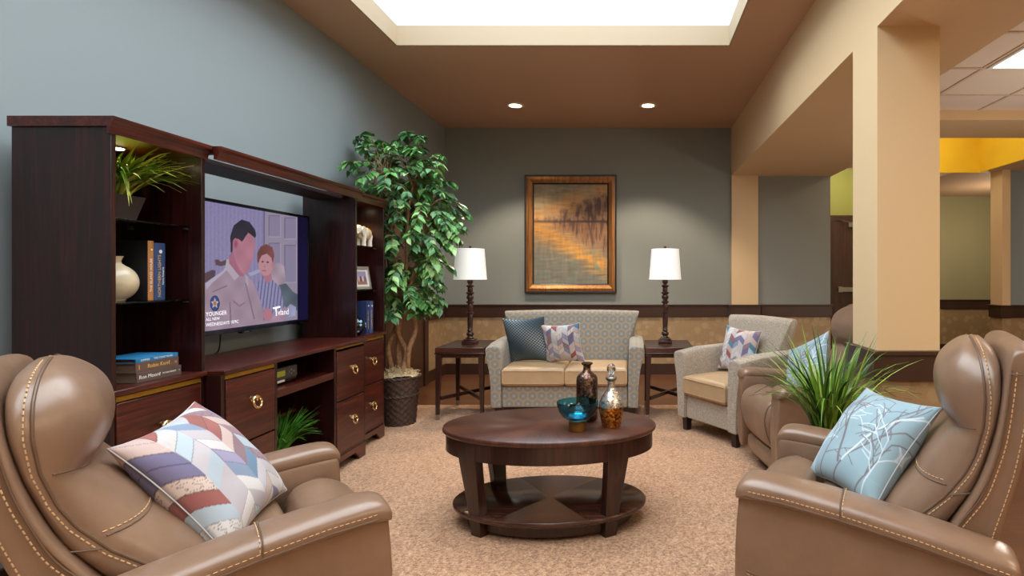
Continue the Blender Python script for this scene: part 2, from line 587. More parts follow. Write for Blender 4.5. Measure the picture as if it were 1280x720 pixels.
# chair rails, wallpaper below them, baseboards
def rail(name, x0, x1, y0, y1, z0=0.715, z1=0.868):
    mb = MB()
    mb.box(x0, x1, y0, y1, z0, z1 - 0.018)
    g = 0.012
    mb.box(x0 - g, x1 + g, y0 - g, y1 + g, z1 - 0.018, z1)
    return struct(name, mb, M['trim_brown'], bevel=0.003)
rail('trim_2', XL + 0.03, BX0 - 0.04, YB - 0.028, YB)
rail('trim_3', BX0 - 0.028, 1.563, YB - 0.078, YB - 0.05)
rail('trim_4', 1.58, 2.455, YB - 0.028, YB)
rail('trim_5', XL, XL + 0.028, 6.35, YB)
for i, (x0, x1, y0, y1) in enumerate([(PX0 - 0.03, PX1 + 0.03, PY0 - 0.03, PY0), (PX0 - 0.03, PX0, PY0, PY1), (PX1, PX1 + 0.03, PY0, PY1), (PX0 - 0.03, PX1 + 0.03, PY1, PY1 + 0.03)]):
    mb = MB(); mb.box(x0, x1, y0, y1, 0.705, 0.832); mb.box(x0 - 0.01 * (x0 < PX0), x1 + 0.01 * (x1 > PX1), y0 - 0.01 * (y0 < PY0), y1 + 0.01 * (y1 > PY1), 0.832, 0.85)
    struct('trim_%d' % (6 + i), mb, M['trim_brown'], smooth=None)
mb = MB(); mb.box(XL + 0.004, BX0, YB - 0.006, YB, 0.1, 0.72); mb.box(1.535, 2.443, YB - 0.006, YB, 0.1, 0.72)
mb.box(BX0, 1.535, YB - 0.056, YB - 0.05, 0.1, 0.72)
struct('wall_back_paper', mb, M['wallpaper'], smooth=None)
mb = MB(); mb.box(XL, XL + 0.006, 6.35, YB, 0.1, 0.72)
struct('wall_left_paper', mb, M['wallpaper'], smooth=None)
mb = MB()
mb.box(PX0 - 0.006, PX1 + 0.006, PY0 - 0.006, PY0, 0.1, 0.71); mb.box(PX0 - 0.006, PX0, PY0, PY1, 0.1, 0.71)
mb.box(PX1, PX1 + 0.006, PY0, PY1, 0.1, 0.71); mb.box(PX0 - 0.006, PX1 + 0.006, PY1, PY1 + 0.006, 0.1, 0.71)
struct('pillar_paper', mb, M['wallpaper'], smooth=None)
mb = MB()
mb.box(XL, BX0, YB - 0.018, YB, 0, 0.135); mb.box(BX0 - 0.018, 1.553, YB - 0.068, YB - 0.05, 0, 0.135); mb.box(1.553, 2.443, YB - 0.018, YB, 0, 0.135)
struct('baseboard_back', mb, M['trim_brown'], smooth=None)
mb = MB(); mb.box(XL, XL + 0.016, YR, 5.2, 0.006, 0.135); mb.box(XL, XL + 0.016, 6.33, YB - 0.018, 0.0, 0.135)
struct('baseboard_left', mb, M['trim_brown'], smooth=None)
mb = MB()
mb.box(PX0 - 0.018, PX1 + 0.018, PY0 - 0.018, PY0, 0.006, 0.135); mb.box(PX0 - 0.018, PX0, PY0, PY1, 0.006, 0.135)
mb.box(PX1, PX1 + 0.018, PY0, PY1, 0.0, 0.135); mb.box(PX0 - 0.018, PX1 + 0.018, PY1, PY1 + 0.018, 0.006, 0.135)
struct('baseboard_pillar', mb, M['trim_brown'], smooth=None)

# brown door in the left wall, behind the tree
d1 = struct('door_1', MB().box(XL, XL + 0.022, 5.30, 6.19, 0.0, 2.08), M['door_brown'], smooth=None)
mb = MB()
mb.box(XL, XL + 0.04, 5.20, 5.30, 0, 2.18); mb.box(XL, XL + 0.04, 6.19, 6.30, 0, 2.18); mb.box(XL, XL + 0.04, 5.30, 6.19, 2.08, 2.18)
mb.build('door_casing', M['trim_brown'], d1, bevel=0.004)
mb = MB(); mb.tube([(XL + 0.022, 6.12, 1.0), (XL + 0.075, 6.12, 1.0)], 0.011); mb.tube([(XL + 0.072, 6.125, 1.0), (XL + 0.072, 6.0, 1.0)], 0.009)
mb.build('door_handle', M['steel'], d1)

# --- the rooms beyond the pillar row
YF = 9.0
mb = MB(); mb.box(2.2, XR, YF, YF + 0.12, 0, 2.57)
mb.box(3.86, XR, YF, YF + 0.12, 2.57, 2.6)
struct('wall_far', mb, M['wall_olive'], smooth=None)
mb = MB(); mb.box(2.2, 4.45, YF - 0.004, YF, 2.14, 2.93)
struct('wall_far_green', mb, M['wall_green'], smooth=None)
mb = MB(); mb.box(2.2, 4.45, YF, YF + 0.12, 2.57, 3.0); mb.box(2.443 - 0.12, 2.443, YB + 0.12, YF, 0, 3.0)
struct('wall_far_side', mb, M['wall_olive'], smooth=None)
rail('trim_10', 4.40, XR, YF - 0.028, YF, 0.693, 0.842)
mb = MB(); mb.box(4.40, XR, YF - 0.006, YF, 0.1, 0.7)
struct('wall_far_paper', mb, M['wallpaper'], smooth=None)
mb = MB(); mb.box(4.40, XR, YF - 0.018, YF, 0, 0.13)
struct('baseboard_far', mb, M['trim_brown'], smooth=None)
# corridor ceiling, dropped amber bulkhead
mb = MB(); mb.box(2.443, 4.0, YB + 0.02, YF, 2.95, 3.0); mb.box(4.0, XR, YB, YF, 2.5, 2.56); mb.box(3.95, 4.0, YB + 0.02, YF, 2.5, 2.95)
struct('ceiling_corridor', mb, M['ceiling_tan'], smooth=None)
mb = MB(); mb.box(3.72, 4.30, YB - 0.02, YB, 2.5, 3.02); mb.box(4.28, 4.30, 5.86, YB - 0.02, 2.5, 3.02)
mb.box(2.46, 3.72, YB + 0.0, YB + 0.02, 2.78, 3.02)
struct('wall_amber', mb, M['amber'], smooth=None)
mb = MB(); mb.box(4.30, XR, 5.86, YB, 2.5, 2.56)
struct('ceiling_side_soffit', mb, M['beam_tan'], smooth=None)
mb = MB(); mb.box(2.46, 4.30, 5.86, YB, 3.02, 3.06)
struct('ceiling_recess', mb, M['white'], smooth=None)
# header between tile ceiling and recess
ZT = 2.75
mb = MB(); mb.box(BX1, XR, 5.18, 5.86, 2.664, ZC)
struct('trim_11', mb, M['beam_tan'], smooth=None)
# suspended tile ceiling
tile = NT('acoustic_tile')
tile.set(Base_Color=rgb(232, 218, 204), Roughness=0.9)
nzz = tile.noise(tile.coords(), 150, 2)
tile.bump(nzz, 0.3, 0.004)
gx = [BX1 + 0.07 + 0.61 * i for i in range(-1, 9)]
gy = [4.13 + 0.61 * i for i in range(-10, 2)]
LX0, LX1, LY0, LY1 = gx[2] + 0.0, gx[3] + 0.0, gy[8], gy[10]
mb = MB(); mb.box(BX1, XR, YR, 5.18, ZT + 0.006, ZT + 0.03)
struct('ceiling_tile', mb, tile.m, smooth=None)
mb = MB()
for x in gx:
    if x > BX1 + 0.02 and x < XR: mb.box(x - 0.012, x + 0.012, YR, 5.18, ZT - 0.002, ZT + 0.008)
for y in gy:
    if y > YR: mb.box(BX1, XR, y - 0.012, y + 0.012, ZT - 0.003, ZT + 0.007)
struct('ceiling_grid', mb, simple('ceiling_grid_bar', rgb(214, 196, 176), 0.5), smooth=None)

def troffer(x0, x1, y0, y1, label):
    t = thing('ceiling_light_panel', label, 'ceiling light', ((x0 + x1) / 2, (y0 + y1) / 2, ZT - 0.012), group='fluorescent panels in the tile ceiling')
    hx, hy = (x1 - x0) / 2 - 0.014, (y1 - y0) / 2 - 0.014
    mb = MB()
    mb.box(-hx, -hx + 0.025, -hy, hy, 0, 0.024); mb.box(hx - 0.025, hx, -hy, hy, 0, 0.024)
    mb.box(-hx + 0.025, hx - 0.025, -hy, -hy + 0.025, 0, 0.024); mb.box(-hx + 0.025, hx - 0.025, hy - 0.025, hy, 0, 0.024)
    mb.build('frame', M['white'], t, smooth=None)
    MB().box(-hx + 0.025, hx - 0.025, -hy + 0.025, hy - 0.025, 0.006, 0.018).build('diffuser', M['troffer'], t, smooth=None)
    return t
troffer(2.58, 3.19, gy[8], gy[10], 'bright rectangular fluorescent panel in the tile ceiling right of the pillar')

# two-tone column and blue wall at the far right
mb = MB(); mb.box(4.43, 4.53, 6.73, YB, 0, 2.5)
struct('column_far', mb, M['beam_tan'], smooth=None)
mb = MB(); mb.box(4.53, XR, 6.80, YB, 0, 2.5)
struct('wall_far_right', mb, M['wall_blue'], smooth=None)
rail('trim_12', 4.40, 4.53, 6.702, 6.73); rail('trim_13', 4.402, 4.43, 6.73, YB); rail('trim_14', 4.545, XR, 6.772, 6.80)
mb = MB(); mb.box(4.424, 4.53, 6.724, 6.73, 0.1, 0.72); mb.box(4.424, 4.43, 6.73, YB, 0.1, 0.72); mb.box(4.53, XR, 6.794, 6.80, 0.1, 0.72)
struct('wall_far_right_paper', mb, M['wallpaper'], smooth=None)

# brown exit door with its closer and push bar
d2 = struct('door_2', MB().box(3.20, 4.14, YF - 0.04, YF - 0.006, 0.0, 2.1), M['door_brown'], smooth=None)
mb = MB(); mb.box(3.11, 3.20, YF - 0.05, YF - 0.004, 0, 2.19); mb.box(4.14, 4.23, YF - 0.05, YF - 0.004, 0, 2.19); mb.box(3.20, 4.14, YF - 0.05, YF - 0.004, 2.1, 2.19)
mb.build('door_casing', M['trim_brown'], d2, smooth=None)
mb = MB(); mb.box(3.42, 3.75, YF - 0.10, YF - 0.04, 2.0, 2.07); mb.tube([(3.5, YF - 0.08, 2.075), (3.35, YF - 0.16, 2.08), (3.3, YF - 0.05, 2.11)], 0.008, 6)
mb.build('door_closer', M['steel'], d2)
mb = MB(); mb.box(3.26, 4.08, YF - 0.1, YF - 0.05, 0.97, 1.04); mb.box(3.26, 3.34, YF - 0.06, YF - 0.04, 0.96, 1.05); mb.box(4.0, 4.08, YF - 0.06, YF - 0.04, 0.96, 1.05)
mb.build('push_bar', M['steel'], d2)

# recessed downlights
def downlight(x, y, label, power=190, first=[None]):
    if first[0] is None:
        t = thing('recessed_downlight', label, 'ceiling light', (x, y, ZC - 0.012), group='recessed downlights in the tan ceiling')
        mb = MB()
        mb.lathe([(0.066, 0.0), (0.092, 0.0), (0.096, 0.004), (0.096, 0.012), (0.066, 0.012), (0.066, 0.0)], 32)
        mb.build('trim_ring', simple('downlight_ring', rgb(232, 214, 190), 0.4), t)
        MB().lathe([(0, 0.004), (0.066, 0.004), (0.066, 0.0115), (0, 0.0115)], 32).build('lens', M['lamp_warm'], t)
        first[0] = t
    else:
        t = copy_thing(first[0], label, (x, y, ZC - 0.012))
    l = bpy.data.lights.new('downlight_beam', 'SPOT')
    l.energy = power; l.color = (1.0, 0.85, 0.66); l.spot_size = R(100); l.spot_blend = 0.4; l.shadow_soft_size = 0.05
    o = bpy.data.objects.new('downlight_beam', l); C.objects.link(o); o.location = (x, y, ZC - 0.02)
downlight(-1.27, 6.01, 'left of the two round recessed ceiling downlights before the back wall')
downlight(0.155, 6.01, 'right of the two round recessed ceiling downlights before the back wall')

def lamp(kind, loc, energy, col, size=0.1, rot=None, **kw):
    l = bpy.data.lights.new(kind.lower() + '_light', kind)
    l.energy = energy; l.color = col
    if kind == 'AREA': l.size = size
    else: l.shadow_soft_size = size
    for k, v in kw.items(): setattr(l, k, v)
    o = bpy.data.objects.new(kind.lower() + '_light', l); C.objects.link(o); o.location = loc
    if rot: o.rotation_euler = rot
    return o
# lights out of sight: corridor and recess cove, then added fills without fixtures
lamp('POINT', (3.4, 6.3, 2.9), 12, (1.0, 0.86, 0.62), 0.1)
lamp('POINT', (3.2, 8.2, 2.8), 22, (1.0, 0.92, 0.68), 0.1)
lamp('POINT', (5.2, 7.8, 1.9), 24, (1.0, 0.88, 0.62), 0.1)
lamp('POINT', (3.5, 4.0, 1.35), 42, (1.0, 0.90, 0.78), 0.12)  # added fill to brighten the tile ceiling; no lamp stands here
lamp('AREA', (3.6, 1.2, 2.73), 60, (1.0, 0.78, 0.54), 1.2)  # area fills added to brighten pillar and foreground, no fixtures built
lamp('AREA', (3.6, -1.2, 2.73), 110, (1.0, 0.76, 0.50), 1.2)
lamp('AREA', (-0.6, -1.7, 3.04), 18, (1.0, 0.86, 0.68), 1.0)
w = bpy.data.worlds.new('room_air'); bpy.context.scene.world = w; w.use_nodes = True
w.node_tree.nodes['Background'].inputs[0].default_value = (0.6, 0.6, 0.6, 1)
w.node_tree.nodes['Background'].inputs[1].default_value = 0.2

# ---------------------------------------------------------------- camera
cam = bpy.data.cameras.new('camera')
co = bpy.data.objects.new('camera', cam); C.objects.link(co)
co.location = (0, 0, 1.22); co.rotation_euler = (R(90), 0, 0)
cam.sensor_width = 36.0; cam.lens = 36.0 * 700 / 1280
cam.shift_x = -152 / 1280.0; cam.shift_y = -15 / 1280.0
cam.clip_start = 0.05
bpy.context.scene.camera = co
vs = bpy.context.scene.view_settings
vs.view_transform = 'Standard'; vs.look = 'None'; vs.gamma = 1.0; vs.use_curve_mapping = False
vs.exposure = 0.0

# ---------------------------------------------------------------- wall unit
def drawer(parent, x, y0, y1, z0, z1, hy, hz, name='drawer'):
    d = MB().box(x - 0.35, x - 0.02, y0 + 0.02, y1 - 0.02, z0 + 0.02, z1 - 0.02).box(x - 0.02, x, y0, y1, z0, z1).build(name, M['mahogany_y'], parent, bevel=0.003)
    h = MB()
    mat = Matrix.Translation((x, hy, hz)) @ Matrix.Rotation(R(90), 4, 'Y')
    h.lathe([(0.013, 0), (0.013, 0.003), (0.006, 0.005), (0.0055, 0.018), (0.009, 0.021), (0.009, 0.026), (0, 0.029)], 16, mat=mat)
    c = Vector((x + 0.026, hy, hz - 0.014))
    h.tube([c + Vector((-0.006 * math.sin(a), 0.027 * math.cos(a), 0.027 * math.sin(a))) for a in [2 * PI * k / 28 for k in range(28)]], 0.0055, 10, True)
    h.build('handle', M['brass'], d)
    return d

def bracket_foot(x1, y0, y1, depth=0.34):
    """base rail with a shaped cut-out: runs along y, front at x1"""
    L = y1 - y0
    prof = [(y0, 0.006), (y0 + 0.085, 0.006), (y0 + 0.095, 0.03), (y0 + 0.12, 0.045), (y0 + 0.13, 0.062),
            (y1 - 0.13, 0.062), (y1 - 0.12, 0.045), (y1 - 0.095, 0.03), (y1 - 0.085, 0.006), (y1, 0.006), (y1, 0.10), (y0, 0.10)]
    mb = MB().prism(prof, 'x', x1 - 0.022, x1)
    for ya in (y0, y1 - 0.022):
        mb.prism([(x1 - depth, 0.006), (x1 - depth + 0.08, 0.006), (x1 - depth + 0.1, 0.06), (x1 - 0.1, 0.06), (x1 - 0.09, 0.006), (x1 - 0.022, 0.006), (x1 - 0.022, 0.1), (x1 - depth, 0.1)],
                 'y', ya, ya + 0.022)
    return mb

def pier(ymid, label):
    W, D = 0.445, 0.36
    t = thing('pier_cabinet', label, 'cabinet', (-2.25, ymid, 0), group='mahogany pier cabinets of the wall unit')
    h = W / 2
    bracket_foot(D, -h, h).build('base', M['mahogany_y'], t, bevel=0.002)
    mb = MB()
    mb.box(0, D - 0.004, -h, -h + 0.02, 0.1, 0.78); mb.box(0, D - 0.004, h - 0.02, h, 0.1, 0.78)
    mb.box(0, 0.01, -h + 0.02, h - 0.02, 0.1, 0.78); mb.box(0.01, D - 0.01, -h + 0.02, h - 0.02, 0.1, 0.115)
    mb.box(0.01, D - 0.012, -h + 0.02, h - 0.02, 0.755, 0.78)
    mb.build('carcass', M['mahogany_v'], t, bevel=0.0015)
    MB().box(D - 0.012, D - 0.002, -h + 0.022, h - 0.022, 0.757, 0.775).build('gold_strip', M['gold_strip'], t)
    drawer(t, D, -h + 0.024, h - 0.024, 0.445, 0.752, 0.0, 0.625)
    drawer(t, D, -h + 0.024, h - 0.024, 0.118, 0.438, 0.0, 0.30)
    MB().box(-0.005, D + 0.012, -h - 0.001, h + 0.001, 0.78, 0.802).build('countertop', M['mahogany_y'], t, bevel=0.005, bseg=3)
    for y in (-h, h - 0.02): MB().box(0, D, y, y + 0.02, 0.802, 1.76).build('side_panel', M['mahogany_v'], t, bevel=0.0015)
    MB().box(0, 0.01, -h + 0.02, h - 0.02, 0.802, 1.76).build('back_panel', M['mahogany_v'], t)
    mb = MB()
    mb.box(0.01, D - 0.004, -h + 0.02, h - 0.02, 1.738, 1.756)
    e = [(D - 0.004, 1.735), (D + 0.004, 1.735), (D + 0.006, 1.75), (D + 0.012, 1.762), (D + 0.012, 1.772), (D + 0.022, 1.782), (D + 0.022, 1.797), (-0.004, 1.797), (-0.004, 1.76), (D - 0.004, 1.76)]
    mb.prism(e, 'y', -h - 0.012, h + 0.012)
    mb.build('cornice', M['mahogany_y'], t, bevel=0.001)
    for z in (1.12, 1.438):
        g = MB().box(0.012, D - 0.05, -h + 0.022, h - 0.022, z - 0.008, z).build('glass_shelf', M['shelf_glass'], t, bevel=0.001)
        for y in (-h + 0.028, h - 0.028):
            for x in (0.05, D - 0.07): MB().box(x, x + 0.014, y - 0.008, y + 0.008, z - 0.016, z - 0.008).build('shelf_pin', M['steel'], g)
    p = MB().lathe([(0.034, -0.006), (0.034, 0), (0.0, 0)], 24, c=(0.17, 0, 1.7379)).lathe([(0.0, -0.006), (0.034, -0.006)], 24, c=(0.17, 0, 1.7379)).build('puck_light', M['steel'], t)
    MB().lathe([(0, -0.009), (0.027, -0.008), (0.028, -0.006), (0, -0.006)], 24, c=(0.17, 0, 1.7379)).build('lens', M['lamp_warm'], p)
    lamp('SPOT', (-2.25 + 0.17, ymid, 1.72), 9.0, (1.0, 0.74, 0.36), 0.02, spot_size=R(140), spot_blend=0.7)
    return t
pier(2.2475, 'dark mahogany pier cabinet with lit shelves, nearest the camera, left end of wall unit')
pier(4.03, 'dark mahogany pier cabinet with lit shelves, far end of wall unit beside the ficus tree')

t = thing('media_console', 'low dark mahogany console with open bay and ring-pull drawers under the television', 'cabinet', (-2.25, 3.139, 0))
W, D = 1.33, 0.43
h = W / 2
bracket_foot(D, -h, h, 0.40).build('base', M['mahogany_y'], t, bevel=0.002)
ya, yb, yc, yd = -h + 0.02, -0.285, 0.281, h - 0.02      # door column | bay | drawer column
mb = MB()
for y in (-h, yb - 0.01, yc - 0.01, h - 0.02): mb.box(0, D - 0.002, y, y + 0.02, 0.1, 0.78)
mb.box(0, 0.008, -h + 0.02, h - 0.02, 0.1, 0.78)
mb.box(0.008, D - 0.004, -h + 0.02, h - 0.02, 0.1, 0.115)
mb.build('carcass', M['mahogany_v'], t, bevel=0.0015)
mb = MB(); mb.box(0.008, D - 0.004, yb + 0.012, yc - 0.012, 0.595, 0.635)
mb.build('shelf', M['mahogany_y'], t, bevel=0.002)
MB().box(0.008, 0.2, yb + 0.012, yc - 0.012, 0.40, 0.418).build('shelf', M['mahogany_y'], t, bevel=0.002)
MB().box(D - 0.012, D - 0.003, ya + 0.004, yb - 0.014, 0.757, 0.775).build('gold_strip', M['gold_strip'], t)
MB().box(D - 0.012, D - 0.003, yc + 0.014, yd - 0.004, 0.765, 0.775).build('gold_strip', M['gold_strip'], t)
for (a, b) in ((ya + 0.006, yb - 0.016), (yc + 0.014, yd - 0.006)):
    drawer(t, D + 0.002, a, b, 0.445, 0.752, (a + b) / 2, 0.635)
    drawer(t, D + 0.002, a, b, 0.118, 0.438, (a + b) / 2, 0.315)
MB().box(-0.005, D + 0.014, -h, h, 0.78, 0.802).build('countertop', M['mahogany_y'], t, bevel=0.005, bseg=3)

t = thing('bridge_shelf', 'dark mahogany bridge with fascia joining both pier cabinets above the television', 'shelf', (-2.25, 3.139, 0))
e = [(0.385, 1.738), (0.40, 1.738), (0.403, 1.75), (0.41, 1.765), (0.41, 1.775), (0.42, 1.784), (0.42, 1.797), (0.36, 1.797), (0.36, 1.78), (0.385, 1.778)]
h = 0.653
MB().prism(e, 'y', -h, h).build('fascia', M['mahogany_y'], t, bevel=0.001)
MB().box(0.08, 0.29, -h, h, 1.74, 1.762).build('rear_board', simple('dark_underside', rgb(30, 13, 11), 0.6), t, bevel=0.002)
for y in (-h, h - 0.03): MB().box(0.08, 0.385, y, y + 0.03, 1.762, 1.778).build('end_cleat', M['mahogany_x'], t)

# ---------------------------------------------------------------- television
t = thing('television', 'large flat television on wall bracket showing man in tan shirt beside boy', 'television', (-2.16, 3.075, 0.92))
TW, TH = 1.19, 0.69
mb = MB(); mb.box(0, 0.03, -TW / 2, TW / 2, 0, TH)
mb.box(-0.03, 0, -0.42, 0.42, 0.06, 0.45)
mb.build('housing', M['black_plastic'], t, bevel=0.003)
mb = MB()
b = 0.012
mb.box(0.03, 0.036, -TW / 2, -TW / 2 + b, 0, TH); mb.box(0.03, 0.036, TW / 2 - b, TW / 2, 0, TH)
mb.box(0.03, 0.036, -TW / 2 + b, TW / 2 - b, TH - b, TH); mb.box(0.03, 0.036, -TW / 2 + b, TW / 2 - b, 0, b + 0.006)
mb.build('bezel', M['black_gloss'], t, bevel=0.001)
mb = MB().prism([(-0.04, 0.0), (-0.03, -0.012), (0.03, -0.012), (0.04, 0.0)], 'x', 0.012, 0.036)
MB().prism([(0.50, 0.0), (0.505, -0.012), (0.55, -0.012), (0.56, 0.0)], 'x', 0.012, 0.03).build('foot_tab', M['black_plastic'], t)
mb.build('sensor_tab', M['black_plastic'], t)
MB().box(0.0362, 0.0368, -0.018, 0.018, -0.008, -0.003).build('maker_plate', M['steel'], t)
sc = MB().box(0.0302, 0.032, -TW / 2 + b, TW / 2 - b, b + 0.006, TH - b).build('screen', simple('screen_navy', rgb(16, 14, 40), 0.15, **{'Emission Color': rgb(22, 19, 60), 'Emission Strength': 0.45}), t, smooth=None)
mb = MB(); mb.box(-0.155, -0.03, -0.2, 0.2, 0.2, 0.34)
mb.build('wall_bracket', M['black_plastic'], t)
# power leads hanging down to the console
for y, s in ((-0.12, 0.02), (-0.33, -0.03)):
    MB().tube(catmull([(-0.02, y, 0.1), (-0.035, y + s, -0.02), (-0.05, y + s * 1.5, -0.09), (-0.062, y + s, -0.116)], 5), 0.0035, 6).build('cable', M['black_plastic'], t)

# moving picture: a plain scene of two people sitting, painted as a colour field on the panel
def tv_picture():
    D0, D1, Z0, Z1 = 2.655, 3.545, 0.945, 1.593
    nu, nv = 300, 220
    ys = np.linspace(D0, D1, nu); zs = np.linspace(Z0, Z1, nv)
    Y, Z = np.meshgrid(ys, zs, indexing='ij')
    XP = -2.126
    # picture features were measured as positions on the panel
    PX = ((792 + 700 * XP / Y) - 250) * 3.787
    PY = ((345 - 700 * (Z - 1.22) / Y) - 240) * 3.787
    rnd = np.random.default_rng(3)
    col = np.zeros((nu, nv, 3)) + np.array([158, 150, 196])
    col += rnd.normal(0, 6, (nu, nv, 1)) + 6 * np.sin(PX / 3.0)[..., None]
    def poly(pts):
        ins = np.zeros(PX.shape, bool)
        n = len(pts)
        for i in range(n):
            x1, y1 = pts[i]; x2, y2 = pts[(i + 1) % n]
            if y1 == y2: continue
            c = ((y1 > PY) != (y2 > PY)) & (PX < (x2 - x1) * (PY - y1) / (y2 - y1) + x1)
            ins ^= c
        return ins
    def ell(cx, cy, rx, ry):
        return ((PX - cx) / rx) ** 2 + ((PY - cy) / ry) ** 2 < 1
    def put(mask, c, shade=0.0):
        k = np.array(c, float)
        g = (1 + shade * (np.sin(PX / 17.0) * np.cos(PY / 23.0)))[..., None]
        col[mask] = (k * g)[mask]
    put(PX > 302, (170, 160, 182)); put((PX > 302) & (PX < 308), (120, 112, 150))
    for a, b_, c0, c1 in ((325, 385, 110, 215), (400, 460, 120, 225), (325, 385, 240, 420), (400, 460, 250, 430)):
        m = (PX > a) & (PX < b_) & (PY > c0) & (PY < c1)
        put(m, (158, 148, 180)); put(m & ((PX < a + 5) | (PY < c0 + 5)), (132, 122, 158)); put(m & ((PX > b_ - 5) | (PY > c1 - 5)), (186, 176, 204))
    put(poly([(0, 395), (60, 368), (76, 372), (70, 420), (20, 455), (0, 470)]), (96, 74, 88)); put(poly([(72, 318), (90, 320), (100, 330), (125, 320), (125, 345), (100, 352), (75, 345)]), (104, 78, 88))
    put(poly([(330, 350), (370, 335), (400, 350), (408, 420), (380, 450), (340, 420)]), (192, 168, 186), 0.1)
    put(poly([(375, 440), (408, 432), (440, 470), (468, 488), (468, 560), (420, 560), (385, 520)]), (98, 112, 128), 0.12)
    put(poly([(230, 385), (280, 365), (290, 378), (240, 400)]), (186, 186, 216))
    # tan shirt, arm, collar, pocket
    put(poly([(0, 430), (28, 430), (110, 372), (135, 330), (190, 402), (215, 392), (250, 420), (275, 480), (303, 575), (300, 610), (345, 590), (350, 640), (300, 655), (0, 690)]), (184, 158, 178), 0.05)
    put(poly([(28, 430), (112, 372), (128, 345), (135, 365), (60, 430), (34, 460)]), (206, 196, 222))
    put(poly([(128, 318), (138, 318), (190, 396), (164, 420), (150, 400), (120, 360)]), (206, 190, 206)); put(poly([(215, 390), (228, 400), (232, 450), (218, 430)]), (200, 184, 204))
    for p in ([(140, 520), (146, 520), (152, 620), (144, 640)], [(214, 430), (219, 430), (262, 600), (256, 604)], [(160, 512), (188, 536), (216, 520), (216, 526), (188, 543), (158, 520)], [(60, 470), (130, 440), (132, 446), (62, 476)]):
        put(poly(p), (146, 122, 150))
    put(ell(72, 527, 23, 38), (36, 58, 128)); put(ell(72, 527, 18, 32), (60, 86, 150))
    star = []
    for k in range(10):
        r_ = (20 if k % 2 == 0 else 9); a = -PI / 2 + k * PI / 5
        star.append((72 + r_ * math.cos(a), 527 + r_ * 1.35 * math.sin(a)))
    put(poly(star), (222, 214, 222)); put(ell(72, 527, 8, 11), (206, 130, 76))
    # head of the man
    put(poly([(140, 300), (160, 280), (210, 390), (208, 402), (185, 396), (138, 335)]), (186, 118, 148))
    put(poly([(158, 215), (205, 200), (232, 190), (258, 215), (262, 250), (256, 300), (246, 335), (232, 372), (214, 390), (196, 380), (170, 330), (158, 285)]), (204, 136, 158), 0.05)
    put(poly([(147, 285), (145, 210), (160, 160), (198, 130), (236, 142), (262, 178), (268, 205), (262, 218), (230, 192), (210, 222), (200, 236), (182, 222), (164, 226), (156, 262), (155, 288)]), (44, 40, 62), 0.1)
    put(ell(170, 245, 14, 26), (198, 118, 142)); put(ell(171, 246, 7, 15), (168, 90, 118))
    # the boy
    put(poly([(265, 440), (285, 415), (300, 392), (345, 415), (380, 450), (402, 545), (360, 585), (318, 560), (303, 560)]), (168, 164, 206))
    m = poly([(265, 440), (285, 415), (300, 392), (345, 415), (380, 450), (402, 545), (360, 585), (318, 560), (303, 560)])
    put(m & (np.sin((PX + PY * 0.12) / 2.6) > 0.35), (116, 112, 164))
    put(poly([(296, 380), (336, 372), (342, 412), (322, 436), (300, 405)]), (196, 132, 152))
    put(ell(313, 342, 35, 55), (214, 158, 170)); put(poly([(272, 330), (272, 290), (288, 258), (316, 246), (344, 262), (354, 298), (346, 340), (340, 312), (318, 292), (294, 300), (284, 320), (279, 338)]), (136, 76, 76), 0.12)
    put(ell(346, 346, 7, 14), (204, 140, 156)); put(ell(298, 330, 6, 4), (70, 56, 80)); put(ell(322, 332, 6, 4), (70, 56, 80)); put(ell(305, 372, 11, 3), (176, 96, 116)); put(ell(308, 352, 4, 6), (196, 132, 150))
    put(ell(322, 580, 22, 30), (206, 138, 156)); put(poly([(400, 560), (430, 530), (456, 545), (452, 585), (400, 600)]), (176, 176, 214), 0.1)
    put(poly([(345, 590), (400, 545), (420, 560), (400, 610), (345, 640)]), (196, 158, 184), 0.06)
    mb = MB()
    mb.grid([[(0.0322, ys[i] - 3.075, zs[j] - 0.92) for j in range(nv)] for i in range(nu)])
    o = mb.build('picture', M['tv_picture'], sc, smooth=None, recalc=False)
    paint(o, nlin(np.clip(col, 0, 255)).reshape(-1, 3))
    # captions on the screen
    cap = emit('caption_white', (0.85, 0.85, 1.0, 1), 0.66)
    def T(s, y, z, size, al='LEFT'):
        Mx = Matrix.Translation((0.0328, y - 3.075, z - 0.92)) @ Matrix(((0, 0, 1), (1, 0, 0), (0, 1, 0))).to_4x4()
        text('caption', s, size, cap, sc, Mx, al, 0.0001)
    T('YOUNGER', 2.785, 1.028, 0.030); T('ALL NEW', 2.785, 1.002, 0.022); T('WEDNESDAYS 10/9C', 2.785, 0.975, 0.025)
    T('vland', 3.348, 1.0, 0.052)
    k = MB()
    for q in ([(3.300, 1.034), (3.372, 1.040), (3.372, 1.029), (3.306, 1.024)], [(3.326, 1.028), (3.337, 1.029), (3.340, 0.984), (3.331, 0.982)]):
        k.prism([(a - 3.075, c - 0.92) for a, c in q], 'x', 0.0326, 0.0329)
    k.build('caption', cap, sc, smooth=None)
tv_picture()

